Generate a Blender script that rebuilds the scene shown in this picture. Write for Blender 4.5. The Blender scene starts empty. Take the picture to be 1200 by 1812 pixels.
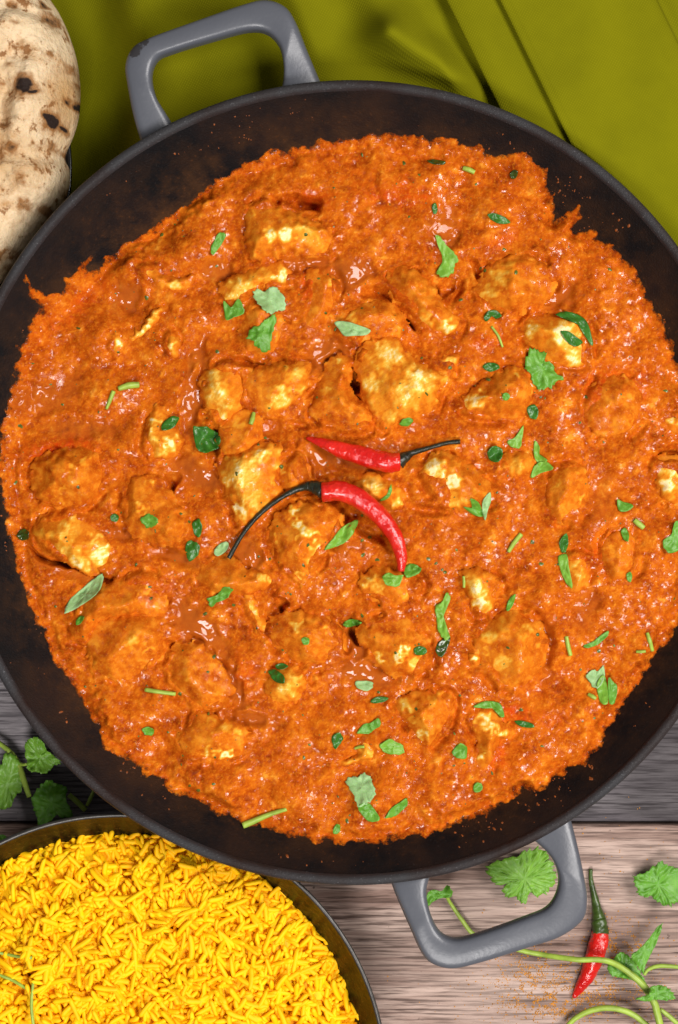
import bpy, bmesh, math, random
import numpy as np
from mathutils import Vector

random.seed(7); RNG = np.random.default_rng(7)
S = bpy.context.scene
COL = S.collection

# ------------------------------------------------------------------ camera
CAMH, FPX = 0.76, 3327.0                    # camera height over the table, focal length in photo pixels
cam = bpy.data.cameras.new("camera"); camo = bpy.data.objects.new("camera", cam); COL.objects.link(camo)
camo.location = (0, 0, CAMH); camo.rotation_euler = (0, 0, 0)
cam.sensor_fit = 'VERTICAL'; cam.sensor_height = 36.0; cam.lens = 36.0 * FPX / 1812.0
cam.clip_start = 0.01; cam.clip_end = 20
S.camera = camo

# ------------------------------------------------------------------ light
w = bpy.data.worlds.new("World"); S.world = w; w.use_nodes = True
bg = w.node_tree.nodes["Background"]; bg.inputs[0].default_value = (1.0, 0.97, 0.94, 1); bg.inputs[1].default_value = 0.17
def area(name, loc, target, size, power, col, sy=None):
    l = bpy.data.lights.new(name, 'AREA'); l.energy = power; l.color = col; l.size = size
    if sy: l.shape = 'RECTANGLE'; l.size_y = sy
    o = bpy.data.objects.new(name, l); COL.objects.link(o); o.location = loc
    o.rotation_euler = (Vector(target) - Vector(loc)).to_track_quat('-Z', 'Y').to_euler()
    return o
area("softbox_key", (0.70, 0.12, 1.00), (0.0, -0.02, 0.03), 0.46, 15.0, (1.0, 0.96, 0.93), 0.55)
area("softbox_front", (-0.04, -0.74, 1.22), (0.0, -0.03, 0.03), 0.46, 14.0, (1.0, 0.97, 0.95), 0.40)
S.view_settings.view_transform = 'Standard'; S.view_settings.look = 'None'
S.view_settings.exposure = 0.0; S.view_settings.gamma = 1.0; S.view_settings.use_curve_mapping = False
S.cycles.max_bounces = 6; S.cycles.caustics_reflective = False; S.cycles.caustics_refractive = False
S.cycles.sample_clamp_indirect = 4.0

# ------------------------------------------------------------------ helpers
def sc(z): return (CAMH - z) / FPX
def at(px, py, z): s = sc(z); return ((px - 600) * s, (906 - py) * s, z)
def pxw(poly, z): s = sc(z); a = np.array(poly, float); return np.c_[(a[:, 0] - 600) * s, (906 - a[:, 1]) * s]
PANC = np.array(at(623, 854, 0.060)[:2])

def tag(o, label=None, cat=None, group=None, kind=None):
    if label: o["label"] = label
    if cat: o["category"] = cat
    if group: o["group"] = group
    if kind: o["kind"] = kind
    return o
def empty(name, loc=(0, 0, 0)):
    o = bpy.data.objects.new(name, None); COL.objects.link(o); o.location = loc; o.empty_display_size = 0.01
    return o
def meshobj(name, V, F, mat, parent=None, smooth=True, attrs=None, loc=None):
    """one mesh object; V in world metres, moved so that its origin is loc (or the parent's)"""
    V = np.asarray(V, float)
    org = np.array(loc if loc is not None else (parent_loc(parent) if parent else (V.mean(0)[0], V.mean(0)[1], V[:, 2].min())))
    me = bpy.data.meshes.new(name)
    me.from_pydata((V - org).tolist(), [], F if isinstance(F, list) else F.tolist())
    if smooth: me.polygons.foreach_set("use_smooth", [True] * len(me.polygons))
    for k, a in (attrs or {}).items():
        at_ = me.attributes.new(k, 'FLOAT', 'POINT'); at_.data.foreach_set("value", np.asarray(a, np.float32))
    me.materials.append(mat); me.update()
    o = bpy.data.objects.new(name, me); COL.objects.link(o)
    if parent: o.parent = parent; o.location = tuple(org - np.array(parent_loc(parent)))
    else: o.location = tuple(org)
    return o
def parent_loc(p):
    l = np.array(p.location)
    while p.parent: p = p.parent; l = l + np.array(p.location)
    return tuple(l)

def catmull(P, n, closed=False):
    P = np.asarray(P, float); out = []
    N = len(P); segs = N if closed else N - 1
    for i in range(segs):
        p1, p2 = P[i], P[(i + 1) % N]
        p0 = P[i - 1] if (closed or i > 0) else 2 * p1 - p2
        p3 = P[(i + 2) % N] if (closed or i + 2 < N) else 2 * p2 - p1
        for t in np.arange(n) / n:
            out.append(.5 * (2 * p1 + (p2 - p0) * t + (2 * p0 - 5 * p1 + 4 * p2 - p3) * t * t + (3 * p1 - p0 - 3 * p2 + p3) * t ** 3))
    if not closed: out.append(P[-1])
    return np.array(out)
def tube(path, rad, seg=10, cap=True, flat=1.0, wob=0):
    path = np.asarray(path, float); n = len(path); V = []; F = []
    for i in range(n):
        t = path[min(i + 1, n - 1)] - path[max(i - 1, 0)]; t /= np.linalg.norm(t) + 1e-12
        side = np.cross(t, (0, 0, 1.0)); side /= np.linalg.norm(side) + 1e-9
        up = np.cross(side, t)
        for k in range(seg):
            a = 2 * math.pi * k / seg
            rr = rad[i] * (1 + wob * math.sin(3 * a + i * .7) + wob * math.sin(i * 1.9 + k))
            V.append(path[i] + side * math.cos(a) * rr + up * math.sin(a) * rr * flat)
    for i in range(n - 1):
        for k in range(seg):
            a, b = i * seg + k, i * seg + (k + 1) % seg
            F.append([a, b, b + seg, a + seg])
    if cap: F += [list(range(seg))[::-1], list(range((n - 1) * seg, n * seg))]
    return np.array(V), F
def lathe(prof, cen, seg=160):
    V = []; F = []; rows = []
    for r, z in prof:
        if r < 1e-6: rows.append([len(V)]); V.append((cen[0], cen[1], z))
        else:
            rows.append(list(range(len(V), len(V) + seg)))
            for k in range(seg):
                a = 2 * math.pi * k / seg; V.append((cen[0] + r * math.cos(a), cen[1] + r * math.sin(a), z))
    for A, B in zip(rows[:-1], rows[1:]):
        for k in range(seg):
            k2 = (k + 1) % seg
            if len(A) == 1: F.append([A[0], B[k], B[k2]])
            elif len(B) == 1: F.append([A[k], B[0], A[k2]])
            else: F.append([A[k], B[k], B[k2], A[k2]])
    return np.array(V), F
def sdist(X, Y, P):
    """signed distance, positive inside polygon P"""
    sh = X.shape; x = X.ravel(); y = Y.ravel(); d2 = np.full(x.shape, 1e9); ins = np.zeros(x.shape, bool)
    Q = np.roll(P, -1, 0)
    for (ax, ay), (bx, by) in zip(P, Q):
        ex, ey = bx - ax, by - ay
        t = np.clip(((x - ax) * ex + (y - ay) * ey) / (ex * ex + ey * ey + 1e-18), 0, 1)
        d2 = np.minimum(d2, (x - ax - t * ex) ** 2 + (y - ay - t * ey) ** 2)
        c = (ay > y) != (by > y)
        with np.errstate(divide='ignore', invalid='ignore'):
            ins ^= c & (x < ex * (y - ay) / (ey if ey != 0 else 1e-18) + ax)
    d = np.sqrt(d2); return np.where(ins, d, -d).reshape(sh)
def sstep(a, b, x): t = np.clip((x - a) / (b - a), 0, 1); return t * t * (3 - 2 * t)

GS, GN = 0.0004, 760                                   # raster over the pan: 0.4 mm
G0 = PANC - GS * (GN - 1) / 2
def fnoise(lam, seed, n=GN, sp=GS, bw=.45, stretch=1.0):
    r = np.random.default_rng(seed); fx = np.fft.fftfreq(n, sp)[:, None]; fy = np.fft.fftfreq(n, sp)[None, :] * stretch
    f = np.hypot(fx, fy) * lam
    with np.errstate(divide='ignore'): filt = np.exp(-(np.log(np.maximum(f, 1e-6)) / bw) ** 2)
    a = np.fft.ifft2(np.fft.fft2(r.standard_normal((n, n))) * filt).real
    return a / a.std()
def samp(A, x, y, wrap=True):
    fx = (np.asarray(x) - G0[0]) / GS; fy = (np.asarray(y) - G0[1]) / GS
    ix = np.floor(fx).astype(int); iy = np.floor(fy).astype(int); tx = fx - ix; ty = fy - iy
    if wrap: m = lambda v: v % GN
    else: m = lambda v: np.clip(v, 0, GN - 1)
    return (A[m(iy), m(ix)] * (1 - tx) * (1 - ty) + A[m(iy), m(ix + 1)] * tx * (1 - ty)
            + A[m(iy + 1), m(ix)] * (1 - tx) * ty + A[m(iy + 1), m(ix + 1)] * tx * ty)
N_big, N_mid, N_sml = fnoise(.030, 1), fnoise(.012, 2, bw=.7), fnoise(.0048, 3, bw=.6)
def warp(A, k, sh):                                    # break up the evenness of a noise by sampling it at warped places
    jj, ii = np.meshgrid(np.arange(GN), np.arange(GN), indexing='ij')
    a = (jj + k * np.roll(N_sml, sh, 0) + .6 * k * N_mid) % GN; b = (ii + k * np.roll(N_sml, sh * 2, 1) - .6 * k * np.roll(N_mid, sh, 1)) % GN
    return A[a.astype(int) % GN, b.astype(int) % GN]
N_grain, N_fine = warp(fnoise(.0026, 4, bw=.75), 2.2, 91), fnoise(.0014, 5, bw=.7)
N_pulp = np.clip(np.abs(warp(fnoise(.0042, 14, bw=.6), 2.5, 33)), 0, 2)      # creased pulp
N_fib = fnoise(.0019, 6, stretch=.22); N_hue = fnoise(.020, 8, bw=.8)

# ------------------------------------------------------------------ materials
class M:
    def __init__(s, name):
        s.m = bpy.data.materials.new(name); s.m.use_nodes = True; s.t = s.m.node_tree; s.b = s.t.nodes["Principled BSDF"]
        s.tc = s.t.nodes.new("ShaderNodeTexCoord")
    def n(s, ty, **k):
        o = s.t.nodes.new(ty)
        for a, b in k.items(): setattr(o, a, b)
        return o
    def L(s, a, b): s.t.links.new(a, b)
    def put(s, inp, v):
        if hasattr(v, "is_linked") or hasattr(v, "links"): s.L(v, inp)
        else: inp.default_value = v
    def mapped(s, scale, rot=(0, 0, 0), coord="Object"):
        m = s.n("ShaderNodeMapping"); m.inputs["Scale"].default_value = scale; m.inputs["Rotation"].default_value = rot
        s.L(s.tc.outputs[coord], m.inputs[0]); return m.outputs[0]
    def noise(s, scale, detail=3, rough=.55, vec=None, dist=0):
        o = s.n("ShaderNodeTexNoise"); o.inputs["Scale"].default_value = scale; o.inputs["Detail"].default_value = detail
        o.inputs["Roughness"].default_value = rough; o.inputs["Distortion"].default_value = dist
        s.L(vec if vec is not None else s.tc.outputs["Object"], o.inputs["Vector"]); return o.outputs["Fac"]
    def ramp(s, fac, stops, ease='LINEAR'):
        o = s.n("ShaderNodeValToRGB"); e = o.color_ramp.elements; o.color_ramp.interpolation = ease
        while len(e) < len(stops): e.new(.5)
        for i, (p, c) in enumerate(stops):
            e[i].position = p; e[i].color = (c, c, c, 1) if not hasattr(c, "__len__") else (*c, 1)
        s.L(fac, o.inputs[0]); return o.outputs[0]
    def mix(s, f, a, b, mode='MIX'):
        o = s.n("ShaderNodeMix", data_type='RGBA', blend_type=mode)
        s.put(o.inputs[0], f)
        for i, v in ((6, a), (7, b)):
            if hasattr(v, "__len__"): o.inputs[i].default_value = (*v, 1)
            else: s.L(v, o.inputs[i])
        return o.outputs[2]
    def math(s, op, a, b=0.0, clamp=False):
        o = s.n("ShaderNodeMath", operation=op, use_clamp=clamp); s.put(o.inputs[0], a); s.put(o.inputs[1], b); return o.outputs[0]
    def attr(s, name): o = s.n("ShaderNodeAttribute"); o.attribute_name = name; return o.outputs["Fac"]
    def bump(s, h, strength, dist, prev=None):
        o = s.n("ShaderNodeBump"); o.inputs["Strength"].default_value = strength; o.inputs["Distance"].default_value = dist
        s.L(h, o.inputs["Height"])
        if prev is not None: s.L(prev, o.inputs["Normal"])
        return o.outputs[0]
    def fin(s, col=None, rough=.5, spec=.5, metal=0, normal=None, sss=0, ssr=(1, .3, .1), sscale=.002, coat=0, coatr=.1):
        if col is not None: s.put(s.b.inputs["Base Color"], (*col, 1) if hasattr(col, "__len__") else col)
        s.put(s.b.inputs["Roughness"], rough); s.put(s.b.inputs["Specular IOR Level"], spec); s.put(s.b.inputs["Metallic"], metal)
        if normal is not None: s.L(normal, s.b.inputs["Normal"])
        if sss:
            s.b.inputs["Subsurface Weight"].default_value = sss; s.b.inputs["Subsurface Radius"].default_value = ssr
            s.b.inputs["Subsurface Scale"].default_value = sscale
        if coat: s.put(s.b.inputs["Coat Weight"], coat); s.b.inputs["Coat Roughness"].default_value = coatr
        return s.m

def mat_sauce():
    m = M("curry_sauce"); tone, wet, red = m.attr("tone"), m.attr("wet"), m.attr("red")
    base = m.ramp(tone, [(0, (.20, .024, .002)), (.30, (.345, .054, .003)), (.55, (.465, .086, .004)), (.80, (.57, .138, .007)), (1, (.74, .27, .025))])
    base = m.mix(red, base, (.52, .034, .003))
    
    fl = m.noise(900, 4, .7)
    base = m.mix(m.ramp(fl, [(.50, .0), (.70, .52)]), base, (.74, .25, .015))
    base = m.mix(m.ramp(m.noise(640, 4, .7), [(.54, .0), (.72, .5)]), base, (.36, .040, .004))
    base = m.mix(m.math('MULTIPLY', wet, .85), base, (.37, .078, .006))
    sp = m.math('ADD', m.math('MULTIPLY', m.ramp(m.noise(420, 4, .7), [(.54, .02), (.64, .85)]), m.math('SUBTRACT', 1.0, wet, True)), m.math('MULTIPLY', wet, .36))
    th = m.math('ADD', m.attr("thin"), m.math('MULTIPLY', m.math('SUBTRACT', m.noise(420, 4, .7), .5), 1.5))
    m.L(m.ramp(th, [(.55, 1), (.95, .0)]), m.b.inputs["Alpha"])          # the sauce film runs out to nothing at its edge
    nb = m.n("ShaderNodeBump"); nb.inputs["Distance"].default_value = .0006; m.L(m.noise(800, 4, .7), nb.inputs["Height"])
    m.L(m.math('MULTIPLY', m.math('SUBTRACT', 1.0, wet, True), .26), nb.inputs["Strength"])
    return m.fin(base, m.ramp(wet, [(0, .15), (1, .07)]), sp, normal=nb.outputs[0])
def mat_chicken():
    m = M("sauced_chicken"); bare, tone = m.attr("bare"), m.attr("tone")
    sau = m.ramp(tone, [(0, (.30, .040, .003)), (.30, (.44, .078, .004)), (.55, (.55, .122, .006)), (1, (.76, .27, .02))])
    f = m.math('ADD', bare, m.math('MULTIPLY', m.math('SUBTRACT', m.noise(300, 3, .6), .5), .12), True)
    meat = m.ramp(f, [(0, (.57, .125, .006)), (.25, (.64, .175, .009)), (.48, (.75, .30, .022)), (.72, (.84, .50, .075)), (.98, (.92, .75, .38))])
    col = m.mix(m.ramp(f, [(.06, 0.0), (.30, 1.0)]), sau, meat)
    cf = m.ramp(f, [(.15, 1.0), (.6, .25)])
    col = m.mix(m.math('MULTIPLY', m.ramp(m.noise(900, 4, .7), [(.50, .0), (.70, .5)]), cf), col, (.78, .30, .018))
    col = m.mix(m.math('MULTIPLY', m.ramp(m.noise(640, 4, .7), [(.54, .0), (.72, .5)]), cf), col, (.40, .055, .004))
    return m.fin(col, .16, m.ramp(m.noise(420, 4, .7), [(.55, .05), (.65, .8)]), normal=m.bump(m.noise(800, 4, .7), .28, .0006))
def mat_leaf(name, c0, c1, rough=.42, spec=.4):
    m = M(name); v = m.attr("vein")
    col = m.mix(m.ramp(m.noise(230, 3), [(.3, 0), (.7, 1)]), c0, c1)
    col = m.mix(m.math('MULTIPLY', v, .22), col, tuple(min(1, c * 1.9 + .02) for c in c1))
    h = m.math('SUBTRACT', m.noise(260, 3), m.math('MULTIPLY', v, .10))
    return m.fin(col, rough, spec, normal=m.bump(h, .5, .0009), sss=.1, ssr=(.3, 1, .1), sscale=.001)
def mat_chilli(name):
    m = M(name)
    col = m.mix(m.ramp(m.noise(90, 3), [(.3, 0), (.7, 1)]), (.50, .004, .004), (.72, .022, .010))
    h = m.math('ADD', m.noise(210, 4, .6), m.math('MULTIPLY', m.noise(70, 3), 2))
    col = m.mix(m.ramp(m.noise(260, 4, .7), [(.66, 0), (.74, .7)]), col, (.50, .10, .008))
    return m.fin(col, .17, .5, normal=m.bump(h, .6, .0024), coat=.4, coatr=.06)
def mat_plain(name, col, rough, spec=.5, metal=0, nscale=None, nstr=.3, ndist=.001, var=.25):
    m = M(name); c = col
    if nscale:
        nz = m.noise(nscale, 3)
        c = m.mix(m.ramp(nz, [(.3, 0), (.7, 1)]), tuple(x * (1 - var) for x in col), tuple(min(1, x * (1 + var)) for x in col))
        return m.fin(c, rough, spec, metal, m.bump(nz, nstr, ndist))
    return m.fin(c, rough, spec, metal)
def mat_rice():
    m = M("saffron_rice"); oi = m.n("ShaderNodeObjectInfo")
    col = m.mix(m.ramp(m.noise(160, 3), [(.3, 0), (.7, 1)]), (.96, .46, .002), (.98, .60, .003))
    return m.fin(col, .55, .2)
def mat_wood(name, dark, mid, light, seed):
    m = M(name)
    v = m.mapped((6, 60, 20), (0, 0, .01), "Object")
    v2 = m.mapped((18, 330, 40)); v3 = m.mapped((46, 1100, 60))
    a = m.noise(1.6, 5, .62, v, .5); b = m.noise(1.3, 4, .65, v2, .3); c = m.noise(1.0, 3, .6, v3)
    col = m.ramp(a, [(.26, dark), (.44, mid), (.60, light), (.78, tuple(min(1, x * 1.15) for x in light))])
    col = m.mix(m.ramp(b, [(.30, .75), (.52, 0)]), col, dark)
    col = m.mix(m.ramp(c, [(.38, .8), (.52, 0)]), col, tuple(x * .55 for x in dark))
    col = m.mix(m.ramp(m.noise(3, 3, .5, m.mapped((5, 12, 5))), [(.45, 0), (.75, .5)]), col, light)
    col = m.mix(m.ramp(m.noise(260, 3, .6), [(.70, 0), (.76, .7)]), col, tuple(x * .4 for x in dark))
    if seed == 1:                                      # grey boards turn darker towards their right end
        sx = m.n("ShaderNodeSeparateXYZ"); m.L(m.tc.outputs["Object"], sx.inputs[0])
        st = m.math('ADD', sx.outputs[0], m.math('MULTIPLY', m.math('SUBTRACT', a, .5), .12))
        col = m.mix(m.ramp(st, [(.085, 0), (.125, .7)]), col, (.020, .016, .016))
    h = m.math('ADD', b, c)
    return m.fin(col, .78, .15, normal=m.bump(h, .5, .0012))
def mat_enamel():
    m = M("grey_enamel")
    nz = m.noise(60, 4, .7)
    col = m.mix(m.ramp(nz, [(.66, 0), (.74, .5)]), (.085, .090, .106), (.055, .058, .068))
    chip = m.attr("chip"); cf = m.ramp(m.math('ADD', chip, m.math('MULTIPLY', m.math('SUBTRACT', m.noise(330, 4, .7), .5), .9)), [(.42, 0), (.52, 1)])
    col = m.mix(cf, col, (.03, .028, .03))
    return m.fin(col, m.ramp(nz, [(.3, .30), (.7, .40)]), .5, normal=m.bump(m.noise(700, 2), .12, .0005))
def mat_iron(name, col, rough, spk):
    m = M(name); nz = m.noise(1300, 3, .7)
    c = m.mix(m.ramp(nz, [(.62, 0), (.74, 1)]), col, spk)
    film = m.ramp(m.noise(28, 4, .6), [(.4, 0), (.65, .8)])
    c = m.mix(film, c, (.020, .009, .006))
    if rough > .5:                                     # oily brown tide mark above the sauce
        ln = m.n("ShaderNodeVectorMath", operation='LENGTH'); m.L(m.mapped((1, 1, 0)), ln.inputs[0])
        fm = m.math('MULTIPLY', m.ramp(m.math('MULTIPLY', ln.outputs["Value"], 5), [(.62, 1), (.69, .35), (.73, .1)]), m.ramp(m.noise(75, 5, .7), [(.40, 0), (.62, .9)]))
        c = m.mix(fm, c, (.055, .022, .007))
        c = m.mix(m.math('MULTIPLY', fm, m.ramp(m.noise(600, 3, .7), [(.62, 0), (.68, .5)])), c, (.13, .04, .008))
    return m.fin(c, rough, .10, normal=m.bump(nz, .45, .0007))
def mat_cloth():
    m = M("olive_napkin")
    def wv(rot):
        o = m.n("ShaderNodeTexWave"); o.inputs["Scale"].default_value = 1.0; o.inputs["Distortion"].default_value = .6
        m.L(m.mapped((360, 360, 360), (0, 0, rot)), o.inputs["Vector"]); return o.outputs["Fac"]
    h = m.math('MULTIPLY', wv(.52), wv(.52 + math.pi / 2))
    nz = m.noise(35, 4)
    col = m.mix(m.ramp(nz, [(.3, 0), (.7, 1)]), (.132, .128, .0015), (.170, .163, .002))
    col = m.mix(m.math('MULTIPLY', h, .35), col, (.24, .225, .004))
    b = m.bump(h, .22, .0006); b = m.bump(m.noise(14, 3), .25, .006, b)
    return m.fin(col, .9, .06, normal=b)
def mat_naan():
    m = M("naan_crust"); ch = m.attr("char")
    big, mid, fine = m.noise(24, 4, .6), m.noise(95, 4, .65), m.noise(330, 3, .6)
    col = m.mix(m.ramp(big, [(.34, 0), (.56, 1)]), (.46, .27, .11), (.71, .54, .34))
    col = m.mix(m.ramp(m.math('ADD', mid, m.math('MULTIPLY', m.math('SUBTRACT', big, .5), -.35)), [(.47, 0), (.66, .85)]), col, (.42, .20, .06))
    col = m.mix(m.ramp(m.math('ADD', m.math('MULTIPLY', fine, .55), m.math('MULTIPLY', mid, .5)), [(.575, 0), (.64, .9)]), col, (.22, .09, .025))
    cf = m.math('ADD', ch, m.math('MULTIPLY', m.math('SUBTRACT', m.noise(240, 4, .7), .5), .75))
    col = m.mix(m.ramp(cf, [(.14, 0), (.46, .9)]), col, (.26, .11, .03))
    col = m.mix(m.ramp(cf, [(.54, 0), (.78, 1)]), col, (.020, .011, .008))
    h = m.math('ADD', mid, m.math('MULTIPLY', fine, .8))
    return m.fin(col, .8, .2, normal=m.bump(h, .6, .0022), sss=.08, sscale=.002)
def mat_bowl():
    m = M("bronze_glaze")
    v = m.mapped((60, 60, 500)); a = m.noise(1, 4, .7, v); b = m.noise(900, 3, .7)
    col = m.mix(m.ramp(a, [(.45, 0), (.70, 1)]), (.004, .003, .0015), (.030, .019, .004))
    col = m.mix(m.ramp(b, [(.60, 0), (.72, .8)]), col, (.20, .13, .03))
    return m.fin(col, .34, .5, .45, normal=m.bump(m.noise(400, 2), .3, .0006))

MAT = dict(sauce=mat_sauce(), chicken=mat_chicken(), chilli=mat_chilli("red_chilli"), rice=mat_rice(),
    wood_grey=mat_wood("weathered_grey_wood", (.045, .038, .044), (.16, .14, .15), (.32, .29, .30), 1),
    wood_pink=mat_wood("whitewashed_wood", (.095, .054, .042), (.29, .190, .155), (.52, .385, .325), 2),
    enamel=mat_enamel(), iron=mat_iron("black_enamel_interior", (.0035, .003, .0035), .6, (.02, .017, .017)),
    rim=mat_iron("cast_iron_rim", (.035, .034, .036), .38, (.16, .16, .17)), cloth=mat_cloth(), naan=mat_naan(), bowl=mat_bowl(),
    bowlrim=mat_plain("worn_bowl_edge", (.055, .050, .045), .35, .5, .5, 300, .2, .0005),
    plate=mat_plain("black_plate_glaze", (.008, .008, .009), .2, .5),
    stem_black=mat_plain("charred_stalk", (.014, .016, .008), .35, .5, 0, 500, .5, .001, .6),
    stem_green=mat_plain("dark_green_stalk", (.035, .065, .008), .35, .5, 0, 300, .4, .001, .5),
    stalk=mat_plain("pale_coriander_stalk", (.30, .42, .055), .4, .4, 0, 200, .2, .0006, .25),
    powder=mat_plain("curry_powder", (.52, .22, .025), .9, .1, 0, 700, .2, .0005, .45),
    wet_herb=mat_plain("cooked_herb", (.030, .055, .006), .2, .6, 0, 600, .3, .0006, .6),
    splat=mat_plain("dried_sauce", (.22, .055, .008), .5, .4, 0, 900, .3, .0006, .5),
    oilfilm=mat_plain("oily_herb_fleck", (.09, .11, .015), .25, .6, 0, 700, .3, .0006, .5),
    leaf_mid=mat_leaf("fresh_coriander", (.072, .220, .014), (.120, .305, .028)),
    leaf_bright=mat_leaf("bright_coriander", (.115, .275, .018), (.175, .365, .036)),
    leaf_dark=mat_leaf("dark_coriander", (.018, .090, .008), (.040, .160, .014), .3, .4),
    leaf_pale=mat_leaf("pale_coriander", (.210, .370, .130), (.290, .460, .200), .5))  # paler, greyer green than the other leaf colours

# ------------------------------------------------------------------ setting: table of planks
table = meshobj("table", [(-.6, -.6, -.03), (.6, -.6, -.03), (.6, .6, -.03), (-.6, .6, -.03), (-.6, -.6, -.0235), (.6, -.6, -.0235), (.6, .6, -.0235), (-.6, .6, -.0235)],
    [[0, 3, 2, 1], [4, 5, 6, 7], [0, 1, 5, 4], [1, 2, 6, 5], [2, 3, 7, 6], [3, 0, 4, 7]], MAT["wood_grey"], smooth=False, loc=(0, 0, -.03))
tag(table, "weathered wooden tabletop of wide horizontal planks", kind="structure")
def plank(x0, x1, y0, y1, mat):
    bm = bmesh.new(); bmesh.ops.create_cube(bm, size=1)
    for v in bm.verts: v.co = ((x0 + x1) / 2 + v.co.x * (x1 - x0), (y0 + y1) / 2 + v.co.y * (y1 - y0), -.0115 + v.co.z * .023)
    bmesh.ops.bevel(bm, geom=bm.edges[:], offset=.0016, segments=3, affect='EDGES', profile=.6)
    V = [tuple(v.co) for v in bm.verts]; F = [[v.index for v in f.verts] for f in bm.faces]
    bm.verts.index_update(); bm.free()
    return meshobj("plank", V, F, mat, table, smooth=False)
SEAM = at(0, 1454, 0)[1]
yy = SEAM
for k in range(2): plank(-.6, .6, yy - .115, yy - .0012, MAT["wood_pink"]); yy -= .1162
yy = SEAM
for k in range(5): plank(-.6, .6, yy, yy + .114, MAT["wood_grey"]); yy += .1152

# ------------------------------------------------------------------ pan
pan = empty("curry_pan", (PANC[0], PANC[1], 0))
tag(pan, "large round cast iron pan with black inside and two grey loop handles", "pan")
INP = [(0, .0120), (.060, .0120), (.094, .0124), (.103, .0160), (.111, .0240), (.1190, .0332), (.1266, .0404), (.1340, .0470), (.1405, .0530), (.1448, .0568), (.1462, .0580)]
INPc = catmull(INP[1:], 6); INPf = [(0, .0120)] + [tuple(p) for p in INPc]
V, F = lathe(INPf, PANC, 200); meshobj("cooking_surface", V, F, MAT["iron"], pan)
RIMP = [(.1462, .0580), (.1466, .0592), (.1474, .0600), (.1484, .0602), (.1494, .0599), (.1501, .0590), (.1502, .0576), (.1497, .0560), (.1488, .0550)]
V, F = lathe([tuple(p) for p in catmull(RIMP, 3)], PANC, 260); meshobj("rim", V, F, MAT["rim"], pan)
OUTP = [(.1488, .0550), (.1450, .0480), (.1385, .0350), (.1320, .0220), (.1255, .0105), (.1200, .0045), (.1130, .0022), (.060, .0020), (0, .0020)]
V, F = lathe(OUTP, PANC, 160); meshobj("pan_body", V, F, MAT["enamel"], pan, attrs={"chip": np.zeros(len(V))})
def wallz(r): a = np.array(INPf); return np.interp(r, a[:, 0], a[:, 1])
def outz(r): a = np.array(OUTP)[::-1]; return np.interp(r, a[:, 0], a[:, 1])

def handle(outer, inner, z0, chips):
    O = catmull(pxw(outer, z0), 6); I = catmull(pxw(inner, z0), 6); n = len(O); K = 32; V = []; F = []; chip = []
    for i in range(n):
        c = (O[i] + I[i]) / 2; h = (O[i] - I[i]) / 2
        e = min(i, n - 1 - i) / (n / 2)
        for k in range(K):
            a = 2 * math.pi * k / K
            ca, sa = math.cos(a), math.sin(a)
            u = math.copysign(abs(ca) ** .38, ca); v = math.copysign(abs(sa) ** .5, sa)
            p = c + h * u
            z = z0 + v * .0042 - .0020 * u * u * (1 if v > 0 else 0) * .3
            V.append((p[0], p[1], z - .003 * (1 - min(1, e * 3)) + .0015 * min(1, e)))
            chip.append(max([0] + [s * math.exp(-((p[0] - q[0]) ** 2 + (p[1] - q[1]) ** 2) / r ** 2) for q, r, s in chips]))
    for i in range(n - 1):
        for k in range(K):
            a, b = i * K + k, i * K + (k + 1) % K; F.append([a, b, b + K, a + K])
    F += [list(range(K))[::-1], list(range((n - 1) * K, n * K))]
    return meshobj("handle", V, F, MAT["enamel"], pan, attrs={"chip": chip})
ZH = .0505
h1 = handle([(252, 262), (236, 205), (226, 150), (223, 118), (234, 90), (262, 72), (350, 40), (430, 12), (470, 3), (504, 14), (524, 42), (546, 95), (574, 160)],
            [(312, 228), (292, 198), (276, 170), (270, 135), (280, 108), (308, 95), (378, 74), (438, 58), (472, 61), (494, 83), (502, 115), (501, 142), (494, 168)], ZH,
            [(pxw([(240, 92)], ZH)[0], .0045, .75), (pxw([(258, 78)], ZH)[0], .0035, .62), (pxw([(330, 66)], ZH)[0], .002, .3)])
h1["label"] = "upper grey loop handle with a blackened chip on its corner"
h2 = handle([(688, 1552), (702, 1588), (725, 1640), (745, 1683), (765, 1703), (800, 1711), (850, 1700), (930, 1675), (990, 1655), (1030, 1625), (1038, 1590), (1033, 1550), (1022, 1495), (1008, 1438)],
            [(762, 1548), (755, 1578), (760, 1610), (773, 1640), (790, 1655), (815, 1658), (860, 1645), (930, 1620), (965, 1605), (982, 1583), (988, 1555), (981, 1527), (966, 1506), (938, 1482)], ZH, [])
h2["label"] = "lower grey loop handle over the whitewashed plank"

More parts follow.
